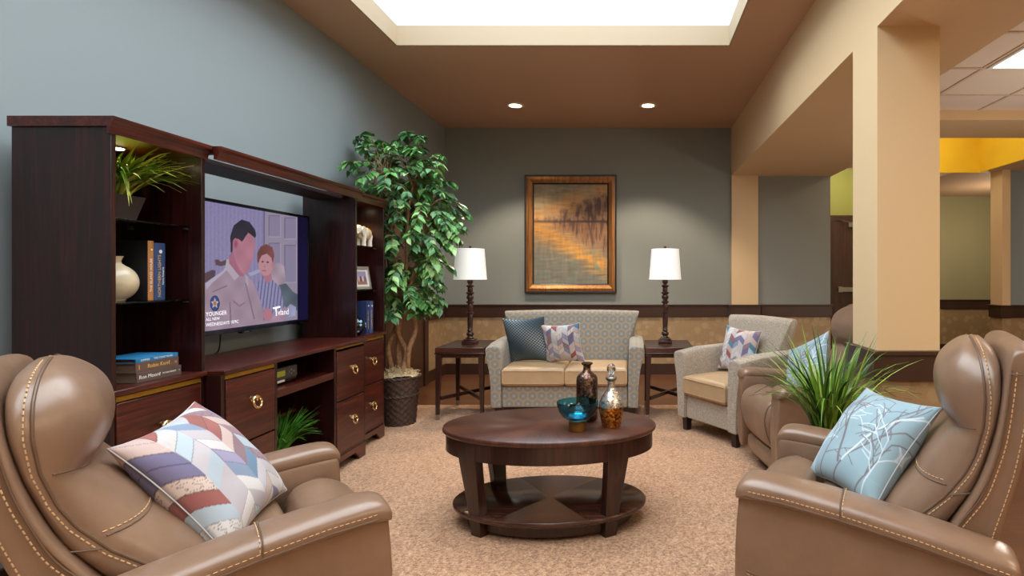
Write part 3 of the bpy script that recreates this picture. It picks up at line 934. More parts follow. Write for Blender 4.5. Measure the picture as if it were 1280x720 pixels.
# ---------------------------------------------------------------- things on the shelves
def grass_mesh(n, height, spread, seed, width=0.008, base_r=0.05, droop=0.6, cols=None, lean=(0, 0), keep=None):
    rnd = random.Random(seed)
    mb = MB(); cl = []
    cols = cols or [(52, 92, 26), (86, 130, 36), (120, 160, 50), (150, 178, 78), (40, 70, 26)]
    made = 0
    while made < n:
        a = rnd.uniform(0, 2 * PI); rr = base_r * math.sqrt(rnd.random())
        p0 = Vector((rr * math.cos(a), rr * math.sin(a), 0))
        a2 = a + rnd.uniform(-0.7, 0.7)
        out = spread * rnd.uniform(0.25, 1.0); L = height * rnd.uniform(0.6, 1.0)
        dr = droop * rnd.uniform(0.2, 1.0) * out / spread
        seg = 7; ln, rn = [], []
        dirv = Vector((math.cos(a2), math.sin(a2), 0)); side = Vector((-dirv.y, dirv.x, 0))
        side = (side + dirv * rnd.uniform(-0.8, 0.8)).normalized()
        w = width * rnd.uniform(0.7, 1.2); ok = True
        for k in range(seg + 1):
            s = k / seg
            p = p0 + dirv * (out * s ** 1.5) + Vector((lean[0] * s, lean[1] * s, L * (s - dr * s ** 2.6)))
            ww = w * (1 - s ** 2.2) * (0.75 + 0.5 * min(1, s * 3)) / 2 + 0.0003
            if keep and not keep(p): ok = False; break
            ln.append(p - side * ww + Vector((0, 0, 0.0))); rn.append(p + side * ww)
        if not ok: continue
        made += 1
        md = [(l + r_) / 2 - Vector((0, 0, w * 0.12)) for l, r_ in zip(ln, rn)]
        mb.grid([ln, md, rn])
        c = np.array(rnd.choice(cols), float) * rnd.uniform(0.85, 1.15)
        cl += [np.clip(c, 0, 255)] * (3 * (seg + 1))
    return mb, nlin(np.array(cl))

def potted_grass(name, label, loc, pot_prof, seg, n, height, spread, seed, zbase, mat_pot, square=False, keep=None, **kw):
    t = thing(name, label, 'plant', loc)
    mb = MB()
    rot = Matrix.Rotation(PI / 4, 4, 'Z') if square else None
    mb.lathe(pot_prof, 4 if square else seg, mat=rot)
    mb.build('pot', mat_pot, t, bevel=0.004)
    r = max(p[0] for p in pot_prof) * (0.62 if square else 0.85)
    so = MB(); so.lathe([(0, zbase - 0.012), (r, zbase - 0.012), (r, zbase - 0.004), (r * 0.5, zbase), (0, zbase + 0.002)], 20)
    so.build('soil', simple('dark_soil', rgb(40, 30, 24), 0.95, bump=0.6, nscale=80), t)
    g, c = grass_mesh(n, height, spread, seed, base_r=r * 0.7, keep=keep, **kw)
    o = g.build('foliage', M['leaf'], t, smooth=179, loc=(0, 0, zbase), recalc=False)
    paint(o, c)
    return t

pot_dark = simple('matte_dark_pot', rgb(58, 44, 40), 0.6)
lx, ly = -2.25, 2.2475
potted_grass('potted_grass', 'green grass plant in square dark pot on top glass shelf of near cabinet', (lx + 0.155, ly - 0.0, 1.4385),
             [(0.072, 0), (0.106, 0.105), (0.098, 0.105), (0.096, 0.08), (0.0, 0.08)], 4, 250, 0.30, 0.25, 5, 0.09, pot_dark, True, droop=1.25, width=0.015, lean=(0.04, 0.05),
             cols=[(96, 130, 30), (130, 156, 40), (160, 176, 60), (186, 190, 90), (74, 110, 30)],
             keep=lambda p: -0.142 < p.x < 0.26 and -0.19 < p.y < 0.19 and p.z < 0.196 and p.z > -0.07)
potted_grass('potted_grass', 'small bright green grass plant in low pot inside the console bay', (lx + 0.27, 3.14 - 0.03, 0.1155),
             [(0.06, 0), (0.075, 0.13), (0.068, 0.13), (0.066, 0.11), (0, 0.11)], 24, 150, 0.30, 0.20, 9, 0.115, pot_dark, droop=0.7, width=0.009,
             cols=[(60, 130, 40), (84, 160, 52), (50, 104, 36), (110, 180, 70)],
             keep=lambda p: abs(p.y) < 0.22 and p.x > -0.05 and p.z < 0.31 and p.z > -0.1)

t = thing('vase', 'round pearl-glazed vase with narrow neck on middle shelf of near cabinet', 'vase', (lx + 0.20, ly - 0.035, 1.1205))
MB().lathe([(0, 0), (0.03, 0), (0.034, 0.003)] + [(0.0745 * math.cos(R(a)), 0.073 + 0.0745 * math.sin(R(a))) for a in range(-62, 73, 9)] + [(0.021, 0.15), (0.0195, 0.16), (0.025, 0.174), (0.028, 0.178), (0.024, 0.177), (0.015, 0.162), (0.015, 0.15), (0.04, 0.125), (0.058, 0.08), (0.03, 0.012), (0, 0.012)], 40).build('body', simple('pearl_glaze', rgb(206, 188, 158), 0.14, nscale=14, namt=0.12), t)

def upright_book(name, label, x0, y0, th, hgt, dep, col, z, title=None, sub=None, group=None, tcol='gold_print', emb=True, boards=None):
    t = thing(name, label, 'book', (x0, y0, z), group=group)
    cm = simple('book_cloth', rgb(*col), 0.55)
    mb = MB(); mb.box(-dep, 0, 0, 0.003, 0, hgt); mb.box(-dep, 0, th - 0.003, th, 0, hgt)
    sp = [(0.0, 0.0), (0.0, th)]
    arc = [(0.004 * math.sin(PI * k / 8), th * k / 8) for k in range(9)] + [(-0.003, th), (-0.003, 0)]
    if boards: mb.build('cover', simple('dark_boards', rgb(*boards), 0.6), t, bevel=0.0006); MB().prism(arc, 'z', 0, hgt).build('spine', cm, t, bevel=0.0006)
    else: mb.prism(arc, 'z', 0, hgt); mb.build('cover', cm, t, bevel=0.0006)
    MB().box(-dep + 0.004, -0.003, 0.003, th - 0.003, 0.003, hgt - 0.004).build('pages', simple('page_edges', rgb(222, 210, 186), 0.9, nscale=200), t)
    Mx = Matrix.Translation((0.0046, th * 0.36, hgt * 0.42)) @ Matrix(((0, 0, 1), (0, -1, 0), (1, 0, 0))).to_4x4()
    Mx = Matrix.Translation((0.0043, th * 0.4, hgt * 0.42)) @ Matrix(((0, 0, 1, 0), (0, -1, 0, 0), (1, 0, 0, 0), (0, 0, 0, 1)))
    if title:
        text('spine_title', title, th * 0.36 if th > 0.04 else th * 0.55, M[tcol], t, Mx, 'CENTER', 0.0004)
    if sub:
        text('spine_author', sub, th * 0.24, M['white_print'], t, Matrix.Translation((0.0043, th * 0.72, hgt * 0.42)) @ Mx.to_3x3().to_4x4(), 'CENTER', 0.0004)
    if emb:
        e = MB().lathe([(0, 0), (th * 0.14, 0), (th * 0.14, 0.0012), (0, 0.0012)], 16, mat=Matrix.Translation((0.0036, th * 0.5, hgt * 0.85)) @ Matrix.Rotation(R(90), 4, 'Y'))
        e.build('emblem', M['white_print'], t)
    return t
zz = 1.1205
upright_book('book', 'tan upright book beside the dark blue one on middle shelf', lx + 0.255, 2.30, 0.028, 0.245, 0.16, (176, 118, 66), zz, 'THE ISLAND HOUSE', None, 'upright books on the near cabinet', 'white_print', boards=(24, 20, 28))
upright_book('book', 'thick dark blue upright book with gold title NORTHERN LIGHTS on middle shelf', lx + 0.255, 2.330, 0.055, 0.238, 0.16, (44, 66, 112), zz, 'NORTHERN LIGHTS', 'Nora Roberts', 'upright books on the near cabinet')

def flat_book(label, z, th, L, dep, col, xf, y0, rot, title, tcol, sz, extra=None, pages=(120, 96, 78)):
    t = thing('book', label, 'book', (xf, y0, z), rot, 'stacked books on the near cabinet')
    cm = simple('book_cloth', rgb(*col), 0.5)
    mb = MB(); mb.box(-dep, 0, 0, L, 0, 0.003); mb.box(-dep, 0, 0, L, th - 0.003, th); mb.box(-0.003, 0.002, 0, L, 0, th)
    mb.build('cover', cm, t, bevel=0.0008)
    MB().box(-dep + 0.004, -0.003, 0.004, L - 0.004, 0.003, th - 0.003).build('pages', simple('page_edges', rgb(*pages), 0.9, nscale=200), t)
    B = Matrix(((0, 0, 1, 0), (1, 0, 0, 0), (0, 1, 0, 0), (0, 0, 0, 1)))
    for s, y, al, q in title:
        text('spine_title', s, sz * q, M[tcol], t, Matrix.Translation((0.0022, y * L, th * 0.5)) @ B, al, 0.0004)
    return t
flat_book('bottom book of stack on near cabinet counter, grey-brown with white lettering', 0.8025, 0.040, 0.215, 0.165, (92, 74, 66), -1.93, 2.172, 0, [('Ron Moore', 0.05, 'LEFT', 1.0), ('*', 0.50, 'CENTER', 0.8), ('PICTURE PERFECT', 0.56, 'LEFT', 0.40), ('+', 0.95, 'CENTER', 0.6)], 'white_print', 0.021)
flat_book('middle book of stack on near cabinet counter, brown with gold script', 0.8430, 0.036, 0.205, 0.16, (104, 76, 66), -1.935, 2.174, 0, [('Robin Kerr', 0.26, 'LEFT', 0.85), ('I', 0.06, 'LEFT', 1.0), ('I', 0.75, 'LEFT', 0.9), ('o', 0.9, 'LEFT', 0.7)], 'gold_print', 0.026)
flat_book('top book of stack on near cabinet counter, thin with bright blue cover', 0.8795, 0.017, 0.20, 0.17, (36, 116, 164), -1.935, 2.176, 0, [('SUMMER', 0.1, 'LEFT', 1.0), ('THE COAST ROAD', 0.4, 'LEFT', 1.0)], 'white_print', 0.011, pages=(70, 52, 44))

# cable box in the console bay
t = thing('cable_box', 'black cable box with small lit display on console shelf', 'electronics', (-2.25 + 0.30, 3.0, 0.6355))
mb = MB(); mb.box(-0.2, 0.06, -0.14, 0.14, 0.012, 0.095); mb.build('case', M['black_plastic'], t, bevel=0.004)
for x in (-0.18, 0.03):
    for y in (-0.11, 0.11): MB().lathe([(0, 0), (0.012, 0), (0.014, 0.012), (0, 0.012)], 12, c=(x, y, 0)).build('foot', M['black_plastic'], t)
fp = MB().prism([(-0.138, 0.03), (0.138, 0.03), (0.138, 0.09), (-0.138, 0.09)], 'x', 0.06, 0.064).build('front_panel', simple('grey_faceplate', rgb(66, 66, 70), 0.3), t, bevel=0.001)
MB().box(0.064, 0.065, -0.045, 0.03, 0.045, 0.075).build('display', simple('amber_display', rgb(30, 26, 10), 0.2, **{'Emission Color': rgb(150, 140, 40), 'Emission Strength': 0.5}), fp)
btn = simple('silver_button', rgb(150, 150, 152), 0.3, 0.6)
for y, z in ((0.065, 0.06), (0.085, 0.07), (0.085, 0.05), (0.105, 0.06), (-0.075, 0.06), (-0.095, 0.05), (-0.095, 0.07), (-0.115, 0.06)):
    MB().lathe([(0, 0), (0.006, 0), (0.006, 0.002), (0, 0.003)], 10, mat=Matrix.Translation((0.064, y, z)) @ Matrix.Rotation(R(90), 4, 'Y')).build('button', btn, fp)
MB().box(0.06, 0.0625, -0.03, 0.03, 0.014, 0.026).build('maker_plate', M['white_print'], t)

# far cabinet: elephant, photo, ornament, two books
def elephant():
    t = thing('elephant_figurine', 'small white elephant figurine on top glass shelf of far cabinet', 'figurine', (-2.25 + 0.258, 4.13, 1.4385))
    mat = simple('white_ceramic', rgb(226, 216, 202), 0.35, nscale=60, namt=0.1)
    S = [(-0.075, 0.086, 0.012, 0.014), (-0.068, 0.09, 0.030, 0.032), (-0.045, 0.093, 0.041, 0.043), (-0.01, 0.094, 0.045, 0.046), (0.02, 0.093, 0.044, 0.045), (0.05, 0.09, 0.038, 0.041), (0.068, 0.085, 0.026, 0.03), (0.075, 0.08, 0.01, 0.012)]
    mb = MB()
    mb.loft([[(rx * math.cos(a), y, z + rz * math.sin(a)) for a in [2 * PI * k / 16 for k in range(16)]] for y, z, rx, rz in S])
    for sx in (-1, 1):
        for y in (-0.042, 0.05):
            mb.loft([[(sx * 0.022 + r * math.cos(a), y + r * math.sin(a), z) for a in [2 * PI * k / 12 for k in range(12)]] for z, r in ((0.0, 0.018), (0.012, 0.0175), (0.04, 0.0165), (0.075, 0.022), (0.1, 0.012))])
    # head and trunk
    mb.loft([[(rx * math.cos(a), y, z + rz * math.sin(a)) for a in [2 * PI * k / 16 for k in range(16)]] for y, z, rx, rz in
             [(-0.055, 0.112, 0.02, 0.024), (-0.07, 0.118, 0.03, 0.034), (-0.09, 0.118, 0.032, 0.035), (-0.108, 0.11, 0.024, 0.027), (-0.117, 0.104, 0.012, 0.014)]])
    mb.tube(catmull([(0, -0.105, 0.105), (0, -0.122, 0.085), (0, -0.128, 0.058), (0, -0.124, 0.035), (0, -0.134, 0.02)], 5), [0.016 - 0.0095 * k / 20 for k in range(21)], 10)
    mb.tube(catmull([(0, 0.072, 0.095), (0, 0.084, 0.075), (0, 0.086, 0.045)], 4), 0.004, 8)
    b = mb.build('body', mat, t, smooth=60)
    for sx in (-1, 1):
        e = MB().loft([[(sx * (0.03 + o_ + 0.02 * u), -0.062 + 0.030 * math.cos(a) * s_, 0.108 + 0.036 * math.sin(a) * s_) for a in [2 * PI * k / 14 for k in range(14)]] for u, o_, s_ in ((0, -0.002, 0.5), (0.0, 0.0, 1.0), (0.2, 0.003, 1.0), (0.25, 0.005, 0.6))])
        e.build('ear', mat, t, smooth=60)
        MB().tube(catmull([(sx * 0.018, -0.108, 0.098), (sx * 0.022, -0.128, 0.09), (sx * 0.022, -0.142, 0.1)], 4), [0.005 - 0.003 * k / 8 for k in range(9)], 8).build('tusk', M['white_print'], t)
    for k, (y, r_) in enumerate(((0.0, 0.0475), (0.03, 0.0455))):
        MB().tube([(r_ * math.cos(a), y, 0.0935 + (r_ + 0.0005) * math.sin(a)) for a in [2 * PI * q / 24 for q in range(24)]], 0.0018, 6, True).build('girth_band', M['gold_print'], t)
elephant()

t = thing('picture_frame', 'small silver photo frame standing on middle shelf of far cabinet', 'picture frame', (-2.25 + 0.275, 4.085, 1.1205), R(-8))
tl = Matrix.Rotation(R(-10), 4, 'Y')
mb = MB()
w_, h_, b_ = 0.095, 0.17, 0.022
for (y0, y1, z0, z1) in ((-w_, w_, 0, b_), (-w_, w_, h_ - b_, h_), (-w_, -w_ + b_, b_, h_ - b_), (w_ - b_, w_, b_, h_ - b_)):
    mb.box(0, 0.012, y0, y1, z0 + 0.001, z1, mat=tl)
mb.build('frame', simple('silver_frame', rgb(206, 198, 186), 0.3, 0.7), t, bevel=0.002)
n1, n2 = 40, 40
g = [[tl @ Vector((0.006, -w_ + b_ + (2 * w_ - 2 * b_) * i / n1, b_ + (h_ - 2 * b_) * j / n2)) for j in range(n2 + 1)] for i in range(n1 + 1)]
ph = MB().grid(g).build('photo', vcol('photo_print', 0.3), t, smooth=None, recalc=False)
U, V = np.meshgrid(np.linspace(0, 1, n1 + 1), np.linspace(0, 1, n2 + 1), indexing='ij')
cc = np.zeros((n1 + 1, n2 + 1, 3)) + [222, 216, 220]
inn = (U > .1) & (U < .9) & (V > .1) & (V < .9)
cc[inn] = [150, 140, 170]; cc[inn & (V < .45)] = [150, 110, 96]
for q, cl_ in ((.25, (200, 160, 150)), (.42, (90, 70, 96)), (.58, (210, 180, 170)), (.75, (110, 84, 110))): cc[inn & (((U - q) / .08) ** 2 + ((V - .45) / .16) ** 2 < 1)] = cl_
paint(ph, nlin(cc).reshape(-1, 3))
MB().box(-0.004, 0.0, -w_ + 0.01, w_ - 0.01, 0.008, h_ - 0.008, mat=tl).build('backing', M['black_plastic'], t)
MB().box(-0.078, -0.074, -0.02, 0.02, 0.0005, 0.13, mat=Matrix.Translation((0.0, 0, 0)) @ Matrix.Translation((-0.076, 0, 0)) @ Matrix.Rotation(R(20), 4, 'Y') @ Matrix.Translation((0.076, 0, 0))).build('easel_leg', M['black_plastic'], t)

upright_book('book', 'left of two dark blue upright books on far cabinet counter', -2.25 + 0.315, 4.055, 0.052, 0.236, 0.18, (40, 54, 100), 0.8025, 'NORTHERN SKY', None, 'blue books on the far cabinet')
upright_book('book', 'right of two dark blue upright books on far cabinet counter', -2.25 + 0.315, 4.110, 0.050, 0.232, 0.18, (60, 76, 126), 0.8025, 'HARBOR NIGHTS', None, 'blue books on the far cabinet')
t = thing('glass_ornament', 'dark round glass ornament with pale blue spots beside the blue books', 'ornament', (-2.25 + 0.28, 3.965, 0.8025))
MB().lathe([(0, 0), (0.03, 0), (0.034, 0.004), (0.05, 0.02), (0.066, 0.052), (0.066, 0.082), (0.05, 0.112), (0.026, 0.126), (0.018, 0.13), (0.02, 0.14), (0.016, 0.14), (0.012, 0.13), (0, 0.128)], 32).build('body', simple('ink_glass', rgb(12, 16, 34), 0.08), t)
mb = MB()
rnd = random.Random(4)
for k in range(26):
    a = rnd.uniform(0, 2 * PI); zf = rnd.uniform(-0.8, 0.8)
    rr_ = 0.0665 * math.sqrt(1 - (zf * 0.92) ** 2)
    c = Vector((rr_ * math.cos(a), rr_ * math.sin(a), 0.066 + zf * 0.058))
    nrm = Vector((math.cos(a), math.sin(a), zf)).normalized()
    q = nrm.to_track_quat('Z', 'Y').to_matrix().to_4x4(); q.translation = c
    mb.lathe([(0, -0.004), (0.008, -0.004), (0.008, 0.001), (0.005, 0.003), (0, 0.0035)], 10, mat=q)
mb.build('spot', simple('pale_blue_spots', rgb(150, 196, 220), 0.2), t)

# ---------------------------------------------------------------- ficus tree in a basket
def ficus():
    X0, Y0 = -1.93, 4.62
    t = thing('potted_ficus', 'tall green ficus tree in dark wicker basket beside the wall unit', 'plant', (X0, Y0, 0.006))
    H = 0.385
    nseg, rows = 56, 30
    pts = []
    for k in range(nseg):
        a = 2 * PI * k / nseg
        row = []
        for j in range(rows + 1):
            f = j / rows
            r = 0.122 + 0.036 * f
            r += 0.0055 * (1 if (k // 2 + j // 2) % 2 else -1)
            row.append((r * math.cos(a), r * math.sin(a), H * f))
        row += [((0.168 if q == 0 else 0.15 if q == 1 else 0.145) * math.cos(a), (0.168 if q == 0 else 0.15 if q == 1 else 0.145) * math.sin(a), H + (0.004 if q == 0 else 0.008 if q == 1 else -0.05)) for q in range(3)]
        pts.append(row)
    mb = MB(); mb.grid(pts, wrap_u=True)
    mb.lathe([(0, 0.0), (0.12, 0.0), (0.12, 0.01), (0, 0.01)], 28)
    bk = mb.build('basket', M['wicker'], t, smooth=70)
    mb = MB()
    for z, r in ((H + 0.002, 0.163), (H * 0.62, 0.147)):
        for ph in (0, PI):
            mb.tube([((r + 0.005 * math.sin(14 * a + ph)) * math.cos(a), (r + 0.005 * math.sin(14 * a + ph)) * math.sin(a), z + 0.006 * math.cos(14 * a + ph)) for a in [2 * PI * q / 112 for q in range(112)]], 0.006, 6, True)
    mb.build('rim', M['wicker'], bk)
    mo = MB()
    rnd = random.Random(2)
    g = []
    for i in range(9):
        row = []
        for k in range(28):
            a = 2 * PI * k / 28; r = 0.148 * i / 8
            row.append((r * math.cos(a), r * math.sin(a), H + 0.012 + 0.045 * (1 - (i / 8) ** 2) + rnd.uniform(-0.012, 0.012)))
        g.append(row)
    for i in range(8):
        pass
    mo.grid([[g[i][k] for i in range(9)] for k in range(28)], wrap_u=True)
    for _ in range(170):
        a = rnd.uniform(0, 2 * PI); r = rnd.uniform(0.02, 0.15)
        p = Vector((r * math.cos(a), r * math.sin(a), H + 0.02 + 0.045 * (1 - (r / 0.15) ** 2)))
        d = Vector((rnd.uniform(-1, 1), rnd.uniform(-1, 1), rnd.uniform(-0.2, 0.6))).normalized() * 0.035
        mo.tube([p, p + d * 0.5 + Vector((0, 0, 0.006)), p + d], 0.0025, 4)
    mo.build('moss', M['moss'], t)
    # twisted stems
    stems = [[(-0.05, 0.02, H), (-0.085, -0.02, 0.62), (-0.045, 0.04, 0.82), (-0.07, -0.02, 1.05), (-0.10, 0.03, 1.3), (-0.16, -0.02, 1.6), (-0.19, 0.03, 1.85)],
             [(0.02, -0.03, H), (0.045, 0.02, 0.58), (-0.005, -0.03, 0.78), (0.03, 0.03, 1.02), (0.06, -0.01, 1.25), (0.04, 0.04, 1.55), (0.08, 0.0, 1.8), (0.1, 0.02, 1.95)],
             [(0.05, 0.04, H), (0.085, -0.02, 0.6), (0.125, 0.02, 0.8), (0.055, -0.03, 1.0), (0.10, 0.02, 1.2), (0.19, -0.05, 1.45), (0.21, 0.0, 1.65), (0.24, -0.02, 1.78)],
             [(-0.01, 0.03, H), (-0.03, 0.05, 0.7), (0.01, -0.01, 0.95), (-0.03, 0.03, 1.2), (-0.04, -0.07, 1.5), (0.0, -0.16, 1.75), (-0.02, -0.2, 1.92)]]
    for s in stems:
        p = catmull(s, 7)
        mb = MB(); mb.tube(p, [0.021 - 0.014 * k / (len(p) - 1) for k in range(len(p))], 10)
        mb.build('stem', M['bark'], t)
    # sprigs of leaves
    rnd = random.Random(11)
    lv, tw, cols = MB(), MB(), []
    greens = [(66, 112, 58), (84, 136, 72), (100, 154, 84), (128, 178, 100), (166, 206, 136), (54, 92, 54), (112, 162, 112), (76, 126, 84)]
    def bad(p):
        w = p + Vector((X0, Y0, 0))
        if w.x < XL + 0.05: return True
        if w.y < 4.285 and w.x < -1.83 and w.z < 1.83: return True
        return False
    def leaf(p, d, nrm, L, c):
        side = d.cross(nrm).normalized()
        up = side.cross(d).normalized()
        prof = [(0, 0.02), (0.14, 0.2), (0.35, 0.33), (0.6, 0.27), (0.82, 0.11), (1.0, 0.0)]
        a, b_, m = [], [], []
        for s, w in prof:
            q = p + d * (L * s) - Vector((0, 0, 0.22 * L * s * s))
            m.append(q); a.append(q + side * (w * L) + up * (w * L * 0.28)); b_.append(q - side * (w * L) + up * (w * L * 0.28))
        lv.grid([a, m, b_])
        cols.extend([np.clip(np.array(c) * rnd.uniform(0.9, 1.1), 0, 255)] * 18)
    targets = []
    # crown envelope: (height, radius towards room, centre offset x)
    while len(targets) < 215:
        z = rnd.uniform(0.92, 2.36)
        rx = interp([0.9, 1.1, 1.4, 1.8, 2.1, 2.3, 2.42], [0.17, 0.23, 0.32, 0.44, 0.46, 0.36, 0.1], z)
        cx = interp([0.9, 1.3, 1.8, 2.3], [0.08, 0.08, 0.06, -0.04], z)
        a = rnd.uniform(0, 2 * PI); q = math.sqrt(rnd.uniform(0.12, 1))
        p = Vector((cx + rx * q * math.cos(a), rx * 0.95 * q * math.sin(a), z))
        if not bad(p): targets.append(p)
    allp = [p for s in stems for p in catmull(s, 7)]
    for T in targets:
        src = min((p for p in allp if p.z < T.z + 0.05 and p.z > T.z - 0.45 or p.z > 1.6), key=lambda p: (p - T).length + (0.25 if p.z > T.z else 0))
        mid = (src + T) / 2 + Vector((0, 0, 0.07))
        path = catmull([src, mid, T, T + (T - src).normalized() * 0.07 + Vector((0, 0, -0.07))], 5)
        if any(bad(p) for p in path[5:]): continue
        tw.tube(path, [0.0035 - 0.002 * k / (len(path) - 1) for k in range(len(path))], 5)
        base = rnd.choice(greens)
        for k in range(5, len(path)):
            for s in (0, 1):
                if rnd.random() < 0.16: continue
                d0 = (path[k] - path[k - 1]).normalized()
                sd = d0.cross(Vector((0, 0, 1)))
                sd = sd.normalized() if sd.length > 1e-3 else Vector((1, 0, 0))
                d = (d0 * 0.5 + sd * (1 if s else -1) * rnd.uniform(0.5, 1.0) + Vector((rnd.uniform(-.3, .3), rnd.uniform(-.3, .3), rnd.uniform(-0.75, 0.05)))).normalized()
                L = rnd.uniform(0.05, 0.078)
                if bad(path[k] + d * L): continue
                nrm = Vector((rnd.uniform(-0.5, 0.5), rnd.uniform(-0.6, 0.3), 1)).normalized()
                c = base if rnd.random() < 0.6 else rnd.choice(greens)
                leaf(path[k], d, nrm, L, c)
    tw.build('twig', M['bark'], t)
    o = lv.build('foliage', M['leaf'], t, smooth=179, recalc=False)
    paint(o, nlin(np.array(cols)))
ficus()

# ---------------------------------------------------------------- painting
t = thing('framed_painting', 'large bronze-framed autumn lake painting on the back wall above the loveseat', 'painting', (-0.778, YB, 1.012))
PW, PH = 1.135, 1.455
def ring_frame(mb, w0, w1, y0, y1, h=PH):
    """mitred ring from inset w0 to inset w1, front depth going y0 -> y1"""
    def rect(i, y): return [(-PW / 2 + i, y, i), (PW / 2 - i, y, i), (PW / 2 - i, y, h - i), (-PW / 2 + i, y, h - i)]
    a, b_ = rect(w0, y0), rect(w1, y1)
    c, d = rect(w0, 0.0), rect(w1, 0.0)
    vs = a + b_ + c + d
    fs = []
    for k in range(4):
        q = (k + 1) % 4
        fs += [(k, q, 4 + q, 4 + k), (8 + k, 8 + q, q, k), (4 + k, 4 + q, 12 + q, 12 + k), (12 + k, 12 + q, 8 + q, 8 + k)]
    mb.add(vs, fs)
bz = wood('bronze_leaf_frame', rgb(128, 82, 44), rgb(164, 110, 62), rgb(198, 142, 86), axis='z', rough=0.35)
bz.node_tree.nodes['Principled BSDF'].inputs['Metallic'].default_value = 0.55
dkf = simple('black_frame_edge', rgb(26, 18, 14), 0.4)
mb = MB(); ring_frame(mb, 0.0, 0.02, -0.052, -0.05); mb.build('outer_edge', dkf, t, smooth=None, bevel=0.002)
mb = MB(); ring_frame(mb, 0.0202, 0.055, -0.05, -0.056); ring_frame(mb, 0.055, 0.098, -0.056, -0.034); mb.build('frame', bz, t, smooth=None)
mb = MB(); ring_frame(mb, 0.0982, 0.114, -0.04, -0.03); mb.build('inner_edge', dkf, t, smooth=None, bevel=0.002)
def canvas():
    nu, nv = 190, 260
    x0, x1, z0, z1 = -PW / 2 + 0.112, PW / 2 - 0.112, 0.112, PH - 0.112
    U, V = np.meshgrid(np.linspace(0, 1, nu), np.linspace(0, 1, nv), indexing='ij')
    def nf(sx, sy, seed, oct=4):
        out = np.zeros((nu, nv))
        for i in range(nu):
            for j in range(nv):
                out[i, j] = noise.fractal(Vector((U[i, j] * sx + seed, V[i, j] * sy + seed * 1.7, seed)), 0.8, 2.0, oct)
        return out
    n1 = nf(4, 6, 1.3); n2 = nf(26, 5, 5.1, 3); n3 = nf(5, 40, 9.2, 3); n4 = nf(14, 14, 3.7, 3)
    def mixc(a, b_, f):
        f = np.clip(f, 0, 1)[..., None]
        return a * (1 - f) + b_ * f
    A = lambda *c: np.array(c, float)
    hz = 0.625
    sky = mixc(A(150, 122, 84) + 0 * U[..., None], A(104, 98, 78), (V - 0.68) * 3 + n1 * 0.7)
    sky = mixc(sky, A(178, 116, 52) + 0 * U[..., None], 0.9 - np.abs(V - (0.66 + 0.32 * U)) * 6 + n1 * 0.6)
    sky = mixc(sky, A(128, 112, 84) + 0 * U[..., None], n2 * 0.5)
    wat = mixc(A(150, 104, 58) + 0 * U[..., None], A(104, 98, 84), (hz - V) * 3.0 - U * 0.3 + n3 * 0.5)
    wat = mixc(wat, A(176, 116, 42) + 0 * U[..., None], 1.0 - np.abs((hz - V) - (0.05 + U * 0.42)) * 7 + n3 * 0.6)
    wat = mixc(wat, A(96, 108, 92) + 0 * U[..., None], n4 * 0.9 * (V < 0.35))
    col = np.where((V > hz)[..., None], sky, wat)
    top = hz + 0.03 + 0.29 * np.clip(U * 1.1, 0, 1) ** 1.25 + 0.05 * n4
    tree = np.clip((top - V) * 8, 0, 1) * (V > hz) * np.clip(0.85 + n2 * 0.35 + n4 * 0.3, 0.6, 1)
    col = mixc(col, mixc(A(118, 70, 38) + 0 * U[..., None], A(70, 42, 32), 0.45 + n2 * 1.6 + n4 * 0.8), tree * 0.95)
    dep = hz - 0.03 - 0.33 * np.clip(U * 1.1 - 0.12, 0, 1) ** 1.1 - 0.06 * n2
    refl = np.clip((V - dep) * 9, 0, 1) * (V <= hz) * np.clip(0.8 + n2 * 0.8, 0.35, 1) * np.clip(U * 2.2, 0.3, 1)
    col = mixc(col, mixc(A(122, 72, 38) + 0 * U[..., None], A(68, 42, 34), 0.4 + n2 * 1.2), refl * 0.9)
    col = mixc(col, A(54, 32, 28) + 0 * U[..., None], (1 - np.abs(V - hz) * 55) * (0.6 + 0.4 * U))
    col *= (1 + 0.10 * n3[..., None] + 0.08 * n2[..., None])
    mb = MB(); mb.grid([[(x0 + (x1 - x0) * i / (nu - 1), -0.022, z0 + (z1 - z0) * j / (nv - 1)) for j in range(nv)] for i in range(nu)])
    o = mb.build('canvas', M['canvas'], t, smooth=None, recalc=False)
    col = col * 0.8 + col.mean(axis=2, keepdims=True) * 0.2
    paint(o, nlin(np.clip(col * 1.22, 0, 255)).reshape(-1, 3))
canvas()
MB().box(-PW / 2 + 0.1, PW / 2 - 0.1, -0.0215, 0, 0.1, PH - 0.1).build('backing', dkf, t, smooth=None)

